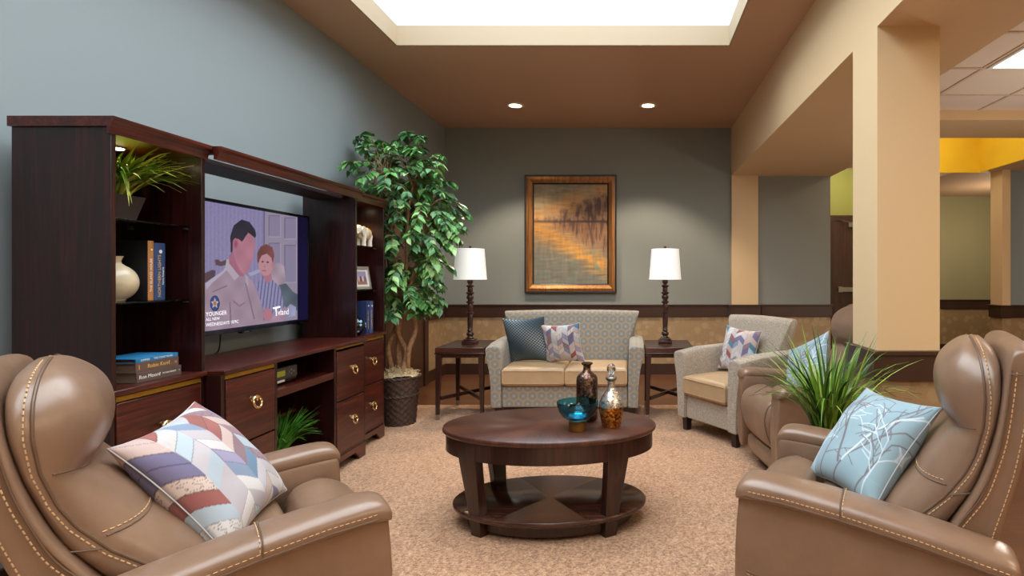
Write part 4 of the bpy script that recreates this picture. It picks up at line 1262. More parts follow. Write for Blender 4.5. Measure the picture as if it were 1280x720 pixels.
# ---------------------------------------------------------------- end tables and lamps
def end_table(label, loc):
    t = thing('end_table', label, 'side table', loc, group='square dark end tables either side of the loveseat')
    W, D, H = 0.41, 0.58, 0.61
    w, d = W / 2, D / 2
    mb = MB(); mb.box(-w, w, -d, d, H - 0.042, H)
    mb.build('tabletop', M['walnut_top'], t, bevel=0.003)
    MB().box(-w - 0.004, w + 0.004, -d - 0.004, d + 0.004, H - 0.056, H - 0.042).build('moulding', M['walnut_leg'], t, bevel=0.004, bseg=3)
    MB().box(-w + 0.012, w - 0.012, -d + 0.012, d - 0.012, H - 0.085, H - 0.056).build('apron', M['walnut_leg'], t, bevel=0.002)
    for sx in (-1, 1):
        for sy in (-1, 1):
            def sec(z, s, o_=0):
                x1, y1 = sx * (w - 0.003), sy * (d - 0.003)
                x0, y0 = x1 - sx * s, y1 - sy * s
                return [(x0, y0, z), (x1, y0, z), (x1, y1, z), (x0, y1, z)]
            lg = MB().loft([sec(H - 0.06, 0.046), sec(H - 0.12, 0.044), sec(0.045, 0.028)]).build('leg', M['walnut_leg'], t, smooth=None, bevel=0.002)
            MB().loft([sec(0.0452, 0.029), sec(0.0, 0.026)]).build('metal_cap', M['steel'], lg, smooth=None, bevel=0.001)
    mb = MB()
    a = math.atan2(D - 0.09, W - 0.09); L = math.hypot(W - 0.07, D - 0.07) / 2
    for s, dz in ((1, 0), (-1, 0.001)):
        mb.box(-L, L, -0.011, 0.011, 0.165 + dz, 0.195 + dz, mat=Matrix.Rotation(s * a, 4, 'Z'))
    mb.build('stretcher', M['walnut_leg'], t, bevel=0.002)
    return t
et = end_table('dark wood end table left of the loveseat, next to the ficus', (-1.465, 4.995, 0.006))
copy_thing(et, 'dark wood end table between the loveseat and the tweed armchair', (0.305, 4.995, 0.006))

def table_lamp(label, loc):
    t = thing('table_lamp', label, 'lamp', loc, group='turned-wood table lamps with white drum shades')
    bm_ = simple('dark_turned_wood', rgb(58, 32, 26), 0.28, nscale=50, namt=0.25)
    mb = MB()
    mb.box(-0.06, 0.06, -0.06, 0.06, 0, 0.026); mb.box(-0.048, 0.048, -0.048, 0.048, 0.026, 0.042)
    mb.build('base', bm_, t, bevel=0.004)
    P = [(0.0, 0.042), (0.036, 0.042), (0.036, 0.05), (0.024, 0.058), (0.022, 0.066), (0.032, 0.076), (0.034, 0.088), (0.028, 0.098), (0.02, 0.104), (0.02, 0.11), (0.027, 0.114), (0.027, 0.12), (0.021, 0.126)]
    P += [(0.0235, 0.16), (0.0245, 0.21), (0.022, 0.25), (0.02, 0.262), (0.031, 0.268), (0.031, 0.278), (0.02, 0.284)]
    P += [(0.023, 0.30), (0.025, 0.325), (0.022, 0.35), (0.02, 0.356), (0.033, 0.364), (0.033, 0.374), (0.02, 0.382), (0.02, 0.39), (0.03, 0.402), (0.032, 0.415), (0.027, 0.428), (0.019, 0.436)]
    P += [(0.034, 0.446), (0.036, 0.456), (0.022, 0.464), (0.024, 0.49), (0.02, 0.50), (0.034, 0.51), (0.034, 0.52), (0.02, 0.528), (0.018, 0.535), (0.026, 0.545), (0.028, 0.56), (0.022, 0.575), (0.012, 0.582), (0.012, 0.62), (0, 0.62)]
    MB().lathe(P, 28).build('column', bm_, t, smooth=50)
    mb = MB(); mb.lathe([(0.145, 0.572), (0.124, 0.846), (0.1225, 0.846), (0.1435, 0.572), (0.145, 0.572)], 48)
    mb.tube([(0.145 * math.cos(a), 0.145 * math.sin(a), 0.574) for a in [2 * PI * k / 48 for k in range(48)]], 0.0025, 6, True)
    mb.tube([(0.124 * math.cos(a), 0.124 * math.sin(a), 0.845) for a in [2 * PI * k / 48 for k in range(48)]], 0.0025, 6, True)
    sh = mb.build('lamp_shade', M['shade'], t, smooth=60)
    mb = MB()
    for k in range(3):
        a = 2 * PI * k / 3 + 0.4
        mb.tube([(0, 0, 0.838), (0.123 * math.cos(a), 0.123 * math.sin(a), 0.838)], 0.0025, 6)
    mb.tube([(0.012, 0, 0.62), (0.055, 0, 0.67), (0.055, 0, 0.77), (0.01, 0, 0.838)], 0.0025, 6); mb.tube([(-0.012, 0, 0.62), (-0.055, 0, 0.67), (-0.055, 0, 0.77), (-0.01, 0, 0.838)], 0.0025, 6)
    mb.build('harp', M['bronze'], t)
    MB().lathe([(0, 0.62), (0.016, 0.62), (0.018, 0.66), (0.03, 0.70), (0.032, 0.725), (0.02, 0.752), (0, 0.76)], 20).build('bulb', M['white'], t)
    MB().lathe([(0, 0.836), (0.008, 0.836), (0.008, 0.846), (0.005, 0.85), (0.012, 0.858), (0.013, 0.864), (0.009, 0.872), (0, 0.875)], 16).build('finial', M['bronze'], t)
    return t
tl_ = table_lamp('white-shaded table lamp left of the painting, on the end table by the ficus', (-1.462, 5.01, 0.6165))
copy_thing(tl_, 'white-shaded table lamp right of the painting, on the end table by the armchair', (0.285, 5.06, 0.6165))

# ---------------------------------------------------------------- loveseat and armchair
def superloft(mb, prof_front, prof_back, ys_q, cap=True):
    """closed profile (front points up, back points down) carried across the width; ys_q = [(y, q)] with q the fullness"""
    n = len(prof_front)
    secs = []
    for y, q in ys_q:
        s = []
        for i in range(n):
            f, b_ = Vector(prof_front[i]), Vector(prof_back[i]); c = (f + b_) / 2
            p = c + (f - c) * q; s.append((p.x, y, p.y))
        for i in range(n - 1, -1, -1):
            f, b_ = Vector(prof_front[i]), Vector(prof_back[i]); c = (f + b_) / 2
            p = c + (b_ - c) * q; s.append((p.x, y, p.y))
        secs.append(s)
    mb.loft(secs, cap=cap)
    return mb

def cushion_box(w, d, h, crown=0.03, r=0.035, n=6):
    """soft box cushion, centred in x, y from -d/2, bottom at z=0"""
    e = 5.0
    mb = MB()
    NU, NV = 26, 26
    def se(t): # signed superellipse param
        return t
    top, bot = [], []
    xs = [-1, -0.985, -0.955, -0.9] + [(-0.9 + 1.8 * i / 12) for i in range(1, 12)] + [0.9, 0.955, 0.985, 1]
    for u in xs:
        rt, rb = [], []
        for v in xs:
            fx = (1 - min(1, max(0, (abs(u) * w / 2 - (w / 2 - r)) / r)) ** 2) ** 0.5 if abs(u) * w / 2 > w / 2 - r else 1
            fy = (1 - min(1, max(0, (abs(v) * d / 2 - (d / 2 - r)) / r)) ** 2) ** 0.5 if abs(v) * d / 2 > d / 2 - r else 1
            cz = crown * (1 - u * u) * (1 - v * v)
            k = min(fx, fy)
            rt.append((u * w / 2, v * d / 2, h - r + r * k + cz))
            rb.append((u * w / 2, v * d / 2, r - r * k))
        top.append(rt); bot.append(rb)
    mb.grid(top); mb.grid([r_[::-1] for r_ in bot])
    n = len(xs)
    ring_t = [top[i][0] for i in range(n)] + [top[n - 1][j] for j in range(1, n)] + [top[i][n - 1] for i in range(n - 2, -1, -1)] + [top[0][j] for j in range(n - 2, 0, -1)]
    ring_b = [(x, y, r) for x, y, z in ring_t]
    m_ = len(ring_t)
    mb.add(ring_t + ring_b, [(k, (k + 1) % m_, m_ + (k + 1) % m_, m_ + k) for k in range(m_)])
    return mb

def club_seat(name, label, cat, loc, rotz, W, nseat, fab, D=0.72):
    t = thing(name, label, cat, loc, rotz)
    f = -D / 2; bk = D / 2
    legz = 0.105
    aw = 0.085
    iw = W / 2 - aw - 0.005
    # front rail / base
    o = MB().box(-iw, iw, f + 0.02, bk - 0.03, legz, 0.285).build('seat_frame', fab, t, bevel=0.012, bseg=3); box_uv(o)
    for s in (-1, 1):
        secs = []
        for y, dz, gx in ((f, 0.0, 0.97), (f + 0.012, 0.002, 1.0), (f + 0.2, 0.025, 1.0), (f + 0.45, 0.03, 1.0), (bk - 0.06, 0.03, 1.0), (bk - 0.05, 0.03, 0.97)):
            zt = 0.62 + dz
            x_in, x_out = W / 2 - aw, W / 2
            fl = 0.052
            pts = [(x_in, legz), (x_in - 0.002, 0.3), (x_in + 0.0, 0.45), (x_in + 0.004, 0.55), (x_in + 0.006, zt - 0.03), (x_in + 0.018, zt - 0.006), (x_in + 0.045, zt + 0.002),
                   (x_out + fl - 0.035, zt - 0.004), (x_out + fl - 0.008, zt - 0.014), (x_out + fl - 0.003, zt - 0.035), (x_out + fl - 0.012, zt - 0.10), (x_out + 0.018, 0.42), (x_out + 0.004, 0.28), (x_out, legz)]
            cx = (x_in + x_out) / 2
            secs.append([(s * (cx + (x - cx) * gx), y, legz + (z - legz) * (1 if gx == 1 else 0.992)) for x, z in pts])
        o = MB().loft(secs).build('arm', fab, t, smooth=50, bevel=0.006, bseg=2); box_uv(o)
    # back: leaning, wider and slightly arched at the top
    secs = []
    for k, u in enumerate([-1, -0.985, -0.95, -0.8, -0.5, 0, 0.5, 0.8, 0.95, 0.985, 1]):
        e = 0.8 if abs(u) == 1 else 0.94 if abs(u) == 0.985 else 1.0
        sec = []
        for (y, z) in [(0.10, 0.25), (0.115, 0.45), (0.145, 0.65), (0.185, 0.84), (0.20, 0.872), (0.222, 0.886), (0.258, 0.884), (0.282, 0.868), (0.29, 0.84), (0.285, 0.6), (0.275, 0.25)]:
            hw = interp([0.25, 0.6, 0.89], [W / 2 - aw - 0.004, W / 2 - aw + 0.03, W / 2 + 0.015], z) if z > 0.66 else interp([0.25, 0.66], [W / 2 - aw - 0.006, W / 2 - aw - 0.002], z)
            hw = interp([0.2, 0.62, 0.68, 0.9], [W / 2 - aw - 0.005, W / 2 - aw - 0.002, W / 2 - aw + 0.04, W / 2 + 0.015], z)
            cy = 0.2
            sec.append((u * hw, cy + (y - cy) * e, z + (0.012 * (1 - u * u) if z > 0.8 else 0) - (0.006 if abs(u) == 1 and z > 0.8 else 0)))
        secs.append(sec)
    o = MB().loft(secs).build('backrest', fab, t, smooth=50); box_uv(o)
    o = MB().box(-W / 2 + aw + 0.01, W / 2 - aw - 0.01, 0.292, bk - 0.03, legz, 0.84).build('rear_panel', fab, t, bevel=0.01); box_uv(o)
    cw = (2 * iw - 0.004) / nseat
    for k in range(nseat):
        o = cushion_box(cw - 0.003, 0.50, 0.155, 0.012, 0.03).build('seat_cushion', M['vinyl'], t, smooth=80, loc=(-iw + cw * (k + 0.5) + 0.002, f + 0.235, 0.287))
        p = MB()
        cc_ = cw - 0.003
        ring = [(-cc_ / 2 + 0.004, -0.25 - 0.0005), (cc_ / 2 - 0.004, -0.25 - 0.0005)]
        for z in (0.026, 0.13):
            p.tube([(-cc_ / 2 + 0.02, -0.2515, z), (cc_ / 2 - 0.02, -0.2515, z)], 0.003, 6)
        p.build('piping', M['vinyl'], o)
    for sx in (-1, 1):
        for sy in (-1, 1):
            x, y = sx * (W / 2 - 0.055), (f + 0.055 if sy < 0 else bk - 0.10)
            MB().loft([[(x + a * s_, y + b_ * s_, z) for a, b_ in ((-1, -1), (1, -1), (1, 1), (-1, 1))] for z, s_ in ((legz + 0.004, 0.028), (0.0, 0.022))]).build('leg', M['espresso'], t, smooth=None, bevel=0.002)
    return t
LS = club_seat('loveseat', 'two-seat loveseat in grey hexagon-medallion fabric with camel seat cushions under the painting', 'sofa', (-0.58, 5.06, 0.006), 0, 1.24, 2, M['hex_fabric'])
AC = club_seat('armchair', 'grey-beige tweed armchair with camel seat cushion, right of the loveseat', 'armchair', (0.83, 4.375, 0.006), R(-56.5), 0.66, 1, M['tweed'])

# ---------------------------------------------------------------- coffee table and what stands on it
t = thing('coffee_table', 'oval dark wood coffee table with lower shelf in the middle of the carpet', 'table', (-0.42, 2.82, 0.006))
TA, TB = 0.532, 0.335
top = NT('radial_veneer')
def radial_top():
    tt = top
    tc = tt.n('ShaderNodeTexCoord'); sp = tt.n('ShaderNodeSeparateXYZ'); tt.l(tc.outputs['Object'], sp.inputs[0])
    ang = tt.math('ARCTAN2', tt.math('MULTIPLY', sp.outputs[1], TA / TB), sp.outputs[0])
    wedge = tt.math('PINGPONG', tt.math('ADD', ang, 10 * PI), PI / 8)
    rad = tt.math('SQRT', tt.math('ADD', tt.math('MULTIPLY', sp.outputs[0], sp.outputs[0]), tt.math('MULTIPLY', sp.outputs[1], sp.outputs[1])))
    cb = tt.n('ShaderNodeCombineXYZ'); tt.l(tt.math('MULTIPLY', wedge, 16), cb.inputs[0]); tt.l(tt.math('MULTIPLY', rad, 3), cb.inputs[1])
    g = tt.noise(cb.outputs[0], 2.2, 5, 0.6, 0.6)
    f = tt.math('ADD', tt.math('MULTIPLY', g, 0.8), tt.math('MULTIPLY', wedge, 0.42))
    tt.l(tt.ramp(f, [(0.3, rgb(56, 27, 19)), (0.5, rgb(76, 40, 29)), (0.68, rgb(98, 56, 41))]), tt.b.inputs['Base Color'])
    tt.set(Roughness=0.36)
    tt.b.inputs['Coat Weight'].default_value = 0.1
radial_top()
MB().lathe([(0, 0.448), (0.985, 0.448), (0.997, 0.454), (1.0, 0.462), (0.996, 0.47), (0.984, 0.474), (0, 0.474)], 96, sx=TA, sy=TB).build('tabletop', top.m, t, smooth=50)
MB().lathe([(0.93, 0.365), (0.968, 0.365), (0.968, 0.4478), (0.93, 0.4478), (0.93, 0.365)], 96, sx=TA, sy=TB).build('apron', M['walnut_leg'], t, smooth=50)
MB().lathe([(0, 0.078), (0.985, 0.078), (1.0, 0.086), (1.0, 0.096), (0.985, 0.102), (0, 0.102)], 96, sx=0.482, sy=0.31).build('shelf', M['walnut_top'], t, smooth=50)
MB().lathe([(0, 0.02), (0.86, 0.02), (0.86, 0.078), (0, 0.078)], 64, sx=0.482, sy=0.31).build('plinth', M['walnut_leg'], t, smooth=50)
for sx in (-1, 1):
    for sy in (-1, 1):
        secs = []
        a0 = math.radians(47)
        for z, half, ro in ((0.366, 0.125, 0.972), (0.41, 0.125, 0.974), (0.4475, 0.125, 0.974), ):
            pass
        for z, half, ro in ((0.0, 0.078, 0.868), (0.03, 0.080, 0.875), (0.15, 0.092, 0.905), (0.27, 0.108, 0.945), (0.365, 0.122, 0.975), (0.4475, 0.124, 0.978)):
            sec = []
            N = 6
            for k in range(N + 1):
                a = a0 - half + 2 * half * k / N
                sec.append((sx * TA * ro * math.cos(a), sy * TB * ro * math.sin(a), z))
            th = 0.045
            for k in range(N, -1, -1):
                a = a0 - half + 2 * half * k / N
                sec.append((sx * (TA * ro - th) * math.cos(a), sy * (TB * ro - th) * math.sin(a), z))
            secs.append(sec)
        MB().loft(secs).build('leg', M['walnut_leg'], t, smooth=40, bevel=0.002)
ZT_ = 0.4805
t = thing('glass_bowl', 'teal blue glass bowl on a short brass foot on the coffee table', 'bowl', (-0.269, 2.69, ZT_))
MB().lathe([(0, 0), (0.043, 0), (0.044, 0.003), (0.042, 0.02), (0.042, 0.041), (0.044, 0.045), (0, 0.045)], 32).build('foot', simple('antique_brass', rgb(146, 104, 54), 0.4, 0.8, nscale=60, namt=0.2), t)
out_ = [(0.0, 0.0455), (0.03, 0.046), (0.052, 0.053), (0.074, 0.070), (0.090, 0.093), (0.098, 0.118), (0.100, 0.137)]
inn_ = [(0.0965, 0.1375), (0.0945, 0.118), (0.0865, 0.095), (0.071, 0.074), (0.05, 0.0585), (0.045, 0.062), (0.036, 0.082), (0.02, 0.094), (0.0, 0.098)]
MB().lathe(out_ + inn_, 48).build('bowl', M['teal_glass'], t, smooth=80)
t = thing('bottle', 'tall hammered bronze bottle vase behind the teal bowl on the coffee table', 'bottle', (-0.24, 2.885, ZT_))
MB().lathe([(0, 0), (0.05, 0), (0.054, 0.006), (0.055, 0.03), (0.0555, 0.2), (0.053, 0.218), (0.047, 0.229), (0.03, 0.242), (0.022, 0.252), (0.019, 0.265), (0.020, 0.279), (0.029, 0.286), (0.030, 0.292), (0.026, 0.294), (0.015, 0.29), (0.014, 0.25), (0.0, 0.24)], 40).build('body', M['bronze_mercury'], t, smooth=60)
t = thing('decanter', 'silver and amber mercury-glass decanter with stopper on the coffee table', 'decanter', (-0.11, 2.76, ZT_))
body = [(0, 0), (0.044, 0), (0.047, 0.005), (0.053, 0.04), (0.0595, 0.075), (0.061, 0.10)]
MB().lathe(body + [(0.0, 0.10)], 40).build('lower_body', M['amber_mercury'], t, smooth=60)
MB().lathe([(0, 0.1001), (0.061, 0.1001), (0.058, 0.122), (0.048, 0.146), (0.034, 0.166), (0.023, 0.182), (0.0185, 0.196), (0.018, 0.222), (0.0, 0.222)], 40).build('upper_body', M['silver_mercury'], t, smooth=60)
MB().lathe([(0, 0.222), (0.0185, 0.222), (0.027, 0.232), (0.028, 0.239), (0.024, 0.243), (0, 0.243)], 32).build('lip', simple('pewter', rgb(150, 146, 140), 0.3, 0.9), t, smooth=60)
MB().lathe([(0, 0.2432), (0.011, 0.2432), (0.009, 0.252), (0.012, 0.26), (0.021, 0.273), (0.0225, 0.284), (0.019, 0.297), (0.009, 0.308), (0, 0.311)], 10).build('stopper', M['clear_glass'], t, smooth=20)

# ---------------------------------------------------------------- recliners
def dashes(path, r=0.0012, ln=0.0085, gap=0.0055):
    mb = MB()
    path = [Vector(p) for p in path]
    L = [0]
    for p, q in zip(path, path[1:]): L.append(L[-1] + (q - p).length)
    d = 0
    def at(v):
        i = max(0, min(len(path) - 2, int(np.searchsorted(L, v)) - 1))
        f = (v - L[i]) / max(1e-9, L[i + 1] - L[i])
        return path[i].lerp(path[i + 1], f)
    while d + ln < L[-1]:
        mb.tube([at(d), at(d + ln)], r, 5)
        d += ln + gap
    return mb

def recliner(label, loc, rotz):
    """faces local +x; the outline follows the leather lounge chairs with headrest pillow"""
    t = thing('recliner', label, 'recliner', loc, rotz, 'taupe leather recliners')
    Lm = M['leather']
    W2 = 0.372          # half width to outer arm face
    def ztop(x): return interp([-0.40, -0.32, -0.15, 0.05, 0.20, 0.30, 0.36], [0.495, 0.512, 0.548, 0.580, 0.598, 0.603, 0.600], x)
    for s in (-1, 1):
        yo = W2
        # flat outer panel, plump inner face
        secs = []
        for x, k in ((-0.352, 0.72), (-0.349, 0.9), (-0.338, 1), (-0.2, 1), (0.0, 1), (0.15, 1), (0.26, 1), (0.320, 1), (0.348, 0.985), (0.360, 0.93), (0.365, 0.8)):
            zt = ztop(x) - 0.035
            P = [(yo - 0.10, 0.075), (yo - 0.108, 0.2), (yo - 0.122, 0.36), (yo - 0.131, 0.46), (yo - 0.131, zt - 0.01), (yo - 0.115, zt + 0.01), (yo - 0.02, zt), (yo - 0.008, zt - 0.008), (yo - 0.004, zt - 0.03), (yo - 0.003, 0.40), (yo - 0.003, 0.20), (yo - 0.01, 0.075)]
            c = yo - 0.06
            # the front edge leans back towards the floor and under the pad
            def fx(z):
                if x < 0.29: return x
                return x - 0.022 * max(0, (0.24 - z) / 0.2) - 0.018 * max(0, min(1, (z - 0.36) / 0.2))
            secs.append([(fx(z), s * (c + (y - c) * k), z) for y, z in P])
        a = MB().loft(secs).build('arm', Lm, t, smooth=180, sub=1)
        # stuffed pad along the top, overhanging the panel
        secs = []
        for x, k, dz in ((-0.376, 0.35, 0.0), (-0.372, 0.66, 0.0), (-0.36, 0.88, 0.0), (-0.335, 1, 0), (-0.25, 1, 0), (-0.1, 1, 0), (0.03, 1, 0), (0.15, 1, 0), (0.25, 1, 0), (0.30, 0.98, 0.001), (0.328, 0.92, 0.004), (0.343, 0.8, 0.009), (0.352, 0.6, 0.016), (0.355, 0.35, 0.022)):
            zt = ztop(x) - dz
            cy, hw = yo - 0.056, 0.073
            h = 0.072
            P = []
            for yy, zz in ((-1.0, -0.55), (-1.0, -0.32), (-0.93, -0.14), (-0.75, -0.04), (-0.4, 0.0), (0.0, 0.01), (0.4, -0.01), (0.72, -0.07), (0.92, -0.20), (1.0, -0.38), (1.01, -0.60), (0.97, -0.78), (0.86, -0.86), (0.4, -0.86), (-0.5, -0.86), (-0.92, -0.80)):
                P.append((x, s * (cy + yy * hw * (0.55 + 0.45 * k)), zt - h * 0.43 + (zz + 0.43) * h * k))
            secs.append(P)
        pd = MB().loft(secs).build('arm_pad', Lm, t, smooth=180, sub=1)
        n = 44
        def edge(dy, dz, x0=-0.362, x1=0.338):
            out = []
            for k in range(n + 1):
                x = x0 + (x1 - x0) * k / n
                f = 0 if x < 0.29 else ((x - 0.29) / 0.05) ** 2.2
                out.append(Vector((x, s * (yo + dy - 0.014 * f), ztop(x) + dz + 0.006 * f)))
            return out
        MB().tube(edge(0.0165, -0.050), 0.0036, 8).build('piping', M['piping'], pd)
        dashes(edge(0.0172, -0.036)).build('stitching', M['thread'], pd)
        # double seam across the pad
        zt = ztop(0.05)
        crs = catmull([Vector((0.05, s * (yo - 0.056 + yy * 0.0735), zt + zz * 0.072 + 0.001)) for yy, zz in ((-1.0, -0.5), (-0.95, -0.16), (-0.75, -0.04), (-0.4, 0.0), (0.0, 0.01), (0.4, -0.01), (0.72, -0.07), (0.92, -0.2), (1.0, -0.38), (1.01, -0.6))], 4)
        dashes([p + Vector((-0.006, 0, 0)) for p in crs]).build('stitching', M['thread'], pd)
        MB().tube([p + Vector((0, 0, -0.0012)) for p in crs], 0.0024, 6).build('piping', M['piping'], pd)
        lw = [Vector((x, s * (yo - 0.0028), 0.315 - 0.22 * (0.32 - x))) for x in np.linspace(0.318, -0.34, 30)]
        MB().tube([p + Vector((0, 0, 0.005)) for p in lw], 0.0026, 6).build('piping', M['piping'], a)
        dashes([p + Vector((0, s * 0.0004, -0.003)) for p in lw]).build('stitching', M['thread'], a)
    iw = W2 - 0.125
    us0 = [-1, -0.992, -0.965, -0.9, -0.75, -0.4, 0, 0.4, 0.75, 0.9, 0.965, 0.992, 1]
    def pad(name, prof, w, seam=None):
        mb = MB()
        cx = sum(p[0] for p in prof) / len(prof); cz = sum(p[1] for p in prof) / len(prof)
        pr = [(p.x, p.y) for p in catmull([Vector((p[0], p[1], 0)) for p in prof], 4, True)]
        def row(u, sel=None):
            q = 0.55 + 0.45 * (1 - abs(u) ** 9) ** 0.5
            return [Vector((cx + (x - cx) * q, u * w, cz + (z - cz) * q)) for x, z in (pr if sel is None else pr[sel[0]:sel[1]])]
        mb.loft([row(u) for u in us0])
        o = mb.build(name, Lm, t, smooth=180)
        if seam:
            for u in (-0.9, 0.9):
                MB().tube([p + Vector((0, u * 0.001, 0)) for p in row(u, seam)], 0.0036, 6).build('piping', M['piping'], o)
        return o
    pad('seat_cushion', [(-0.20, 0.31), (-0.20, 0.42), (-0.10, 0.465), (0.02, 0.485), (0.10, 0.488), (0.145, 0.472), (0.16, 0.42), (0.155, 0.32), (0.0, 0.29)], iw - 0.001)
    pad('footrest_pad', [(0.165, 0.35), (0.166, 0.44), (0.19, 0.495), (0.25, 0.516), (0.31, 0.506), (0.365, 0.466), (0.388, 0.40), (0.38, 0.32), (0.35, 0.24), (0.31, 0.206), (0.28, 0.27), (0.22, 0.315)], iw - 0.002, (12, 36))
    pad('front_panel', [(0.22, 0.07), (0.22, 0.19), (0.28, 0.205), (0.325, 0.19), (0.335, 0.14), (0.325, 0.09), (0.29, 0.07)], iw - 0.002)
    MB().box(-0.32, 0.24, -0.26, 0.26, 0.0, 0.082).build('base', M['black_plastic'], t, bevel=0.01)
    MB().box(-0.31, 0.20, -iw + 0.004, iw - 0.004, 0.08, 0.288).build('seat_box', M['piping'], t, bevel=0.01)
    # outer shell of the back: curved slab, wider than the cushion
    fz = [0.20, 0.30, 0.42, 0.521, 0.619, 0.70, 0.788, 0.89, 0.975, 1.012, 1.030, 1.036]
    ff = [-0.17, -0.175, -0.190, -0.228, -0.287, -0.315, -0.337, -0.351, -0.360, -0.366, -0.378, -0.395]
    fb = [-0.29, -0.30, -0.322, -0.345, -0.372, -0.392, -0.408, -0.423, -0.432, -0.430, -0.422, -0.408]
    us = [(-1, 0.70), (-0.988, 0.9), (-0.965, 0.985), (-0.9, 1), (-0.5, 1), (0, 1), (0.5, 1), (0.9, 1), (0.965, 0.985), (0.988, 0.9), (1, 0.70)]
    hwz = lambda z: interp([0.20, 0.5, 0.75, 0.95, 1.036], [0.262, 0.276, 0.288, 0.286, 0.276], z)
    secs = []
    for u, q in us:
        A_, B_ = [], []
        for z, a_, b_ in zip(fz, ff, fb):
            c = (a_ + b_) / 2
            dz = 0.022 * abs(u) ** 8 * max(0, min(1, (z - 0.95) / 0.08))
            A_.append((c + (a_ - c) * q, u * hwz(z), z - dz)); B_.append((c + (b_ - c) * q, u * hwz(z), z - dz))
        secs.append(A_ + B_[::-1])
    sh = MB().loft(secs).build('back_shell', Lm, t, smooth=180, sub=1)
    for s in (-1, 1):
        for base, sg in ((ff, -1), (fb, 1)):
            p = catmull([Vector((b_ + sg * 0.020, s * (hwz(z) + 0.0002), z - 0.01)) for z, b_ in zip(fz[2:9], base[2:9])], 5)
            dashes(p, 0.0016).build('stitching', M['thread'], sh)
            if sg == -1:
                MB().tube([Vector((q.x + 0.0115, q.y - s * 0.001, q.z)) for q in p], 0.0022, 6).build('piping', M['piping'], sh)
        q = [Vector((x, s * (hwz(0.95) + 0.0006), 0.955)) for x in np.linspace(-0.365, -0.425, 8)]
        MB().tube(q, 0.002, 6).build('piping', M['piping'], sh)
    # back cushion: smooth side gusset, front bulging into headrest, shoulder and lumbar puffs
    zs_ = [0.400, 0.425, 0.455, 0.49, 0.53, 0.57, 0.605, 0.625, 0.645, 0.68, 0.715, 0.745, 0.765, 0.785, 0.805, 0.84, 0.88, 0.915, 0.945, 0.97, 0.99, 1.006, 1.017, 1.024, 1.027]
    FC = lambda z: interp([0.40, 0.425, 0.455, 0.49, 0.53, 0.57, 0.605, 0.622, 0.645, 0.68, 0.715, 0.745, 0.768, 0.785, 0.805, 0.84, 0.88, 0.92, 0.955, 0.98, 1.0, 1.015, 1.027],
                          [-0.065, -0.030, -0.020, -0.030, -0.058, -0.092, -0.125, -0.143, -0.150, -0.172, -0.198, -0.220, -0.240, -0.240, -0.216, -0.203, -0.197, -0.200, -0.211, -0.229, -0.250, -0.268, -0.288], z)
    SC = lambda z: interp([0.40, 0.455, 0.516, 0.584, 0.66, 0.72, 0.80, 0.88, 0.95, 1.0, 1.027], [-0.075, -0.098, -0.148, -0.213, -0.264, -0.290, -0.308, -0.312, -0.308, -0.302, -0.297], z)
    BC = lambda z: interp([0.40, 0.47, 0.521, 0.619, 0.70, 0.788, 0.89, 0.97, 1.01, 1.027], [-0.175, -0.20, -0.232, -0.291, -0.319, -0.341, -0.355, -0.355, -0.345, -0.325], z)
    HW = lambda z: interp([0.40, 0.46, 0.6, 0.74, 0.79, 0.87, 0.92, 0.955, 0.98, 1.0, 1.014, 1.022, 1.027], [0.205, 0.226, 0.236, 0.240, 0.248, 0.255, 0.248, 0.230, 0.205, 0.168, 0.125, 0.08, 0.03], z)
    fu = [-1, -0.985, -0.95, -0.89, -0.8, -0.65, -0.45, -0.22, 0, 0.22, 0.45, 0.65, 0.8, 0.89, 0.95, 0.985, 1]
    def front(u, z):
        b_ = (1 - abs(u) ** 3.6) ** 0.55
        x = SC(z) + (FC(z) - SC(z)) * b_
        # gathered pleats where the headrest meets the seam
        x += 0.004 * math.sin(z * 150 + 4 * u) * max(0, 1 - abs(z - 0.785) / 0.09) * (abs(u) > 0.5) * (1 - abs(u)) * 3
        return Vector((x, u * HW(z), z))
    secs = []
    for z in zs_:
        r = [front(u, z) for u in fu]
        def side(s):
            m_ = (SC(z) + BC(z)) / 2
            return [Vector((SC(z) - 0.014, s * (HW(z) + 0.005), z)), Vector((m_, s * (HW(z) + 0.009), z)), Vector((BC(z) + 0.010, s * (HW(z) + 0.004), z)), Vector((BC(z), s * max(0.022, HW(z) - 0.012), z))]
        secs.append(r + side(1) + [Vector((BC(z), min(0.1, HW(z) * 0.4), z)), Vector((BC(z), -min(0.1, HW(z) * 0.4), z))] + side(-1)[::-1])
    bc = MB().loft(secs).build('back_cushion', Lm, t, smooth=180, sub=1)
    for s in (-1, 1):
        zz = np.concatenate([np.linspace(0.42, 0.95, 46), 1.027 - 0.077 * (1 - np.linspace(0, 1, 22)[1:]) ** 2])
        MB().tube([Vector((SC(z) + 0.0005, s * (HW(z) + 0.0008), z)) for z in zz], 0.0036, 8).build('piping', M['piping'], bc)
        dashes([Vector((SC(z) - 0.0125, s * (HW(z) + 0.0056), z)) for z in zz], 0.0017).build('stitching', M['thread'], bc)
        g = [Vector((x, s * (HW(0.6) + 0.0085 - 20 * (x - (SC(.6) + BC(.6)) / 2) ** 2 * 0.15), 0.597 + 0.25 * (SC(0.6) - x))) for x in np.linspace(SC(0.6) - 0.004, BC(0.62) + 0.012, 8)]
        MB().tube(g, 0.0018, 6).build('piping', M['piping'], bc)
    row = [front(u, 0.622) + Vector((0.0005, 0, 0)) for u in np.linspace(-0.985, 0.985, 45)]
    MB().tube(row, 0.0026, 6).build('piping', M['piping'], bc)
    dashes([front(u, 0.633) + Vector((0.0012, 0, 0)) for u in np.linspace(-0.985, 0.985, 45)], 0.0014).build('stitching', M['thread'], bc)
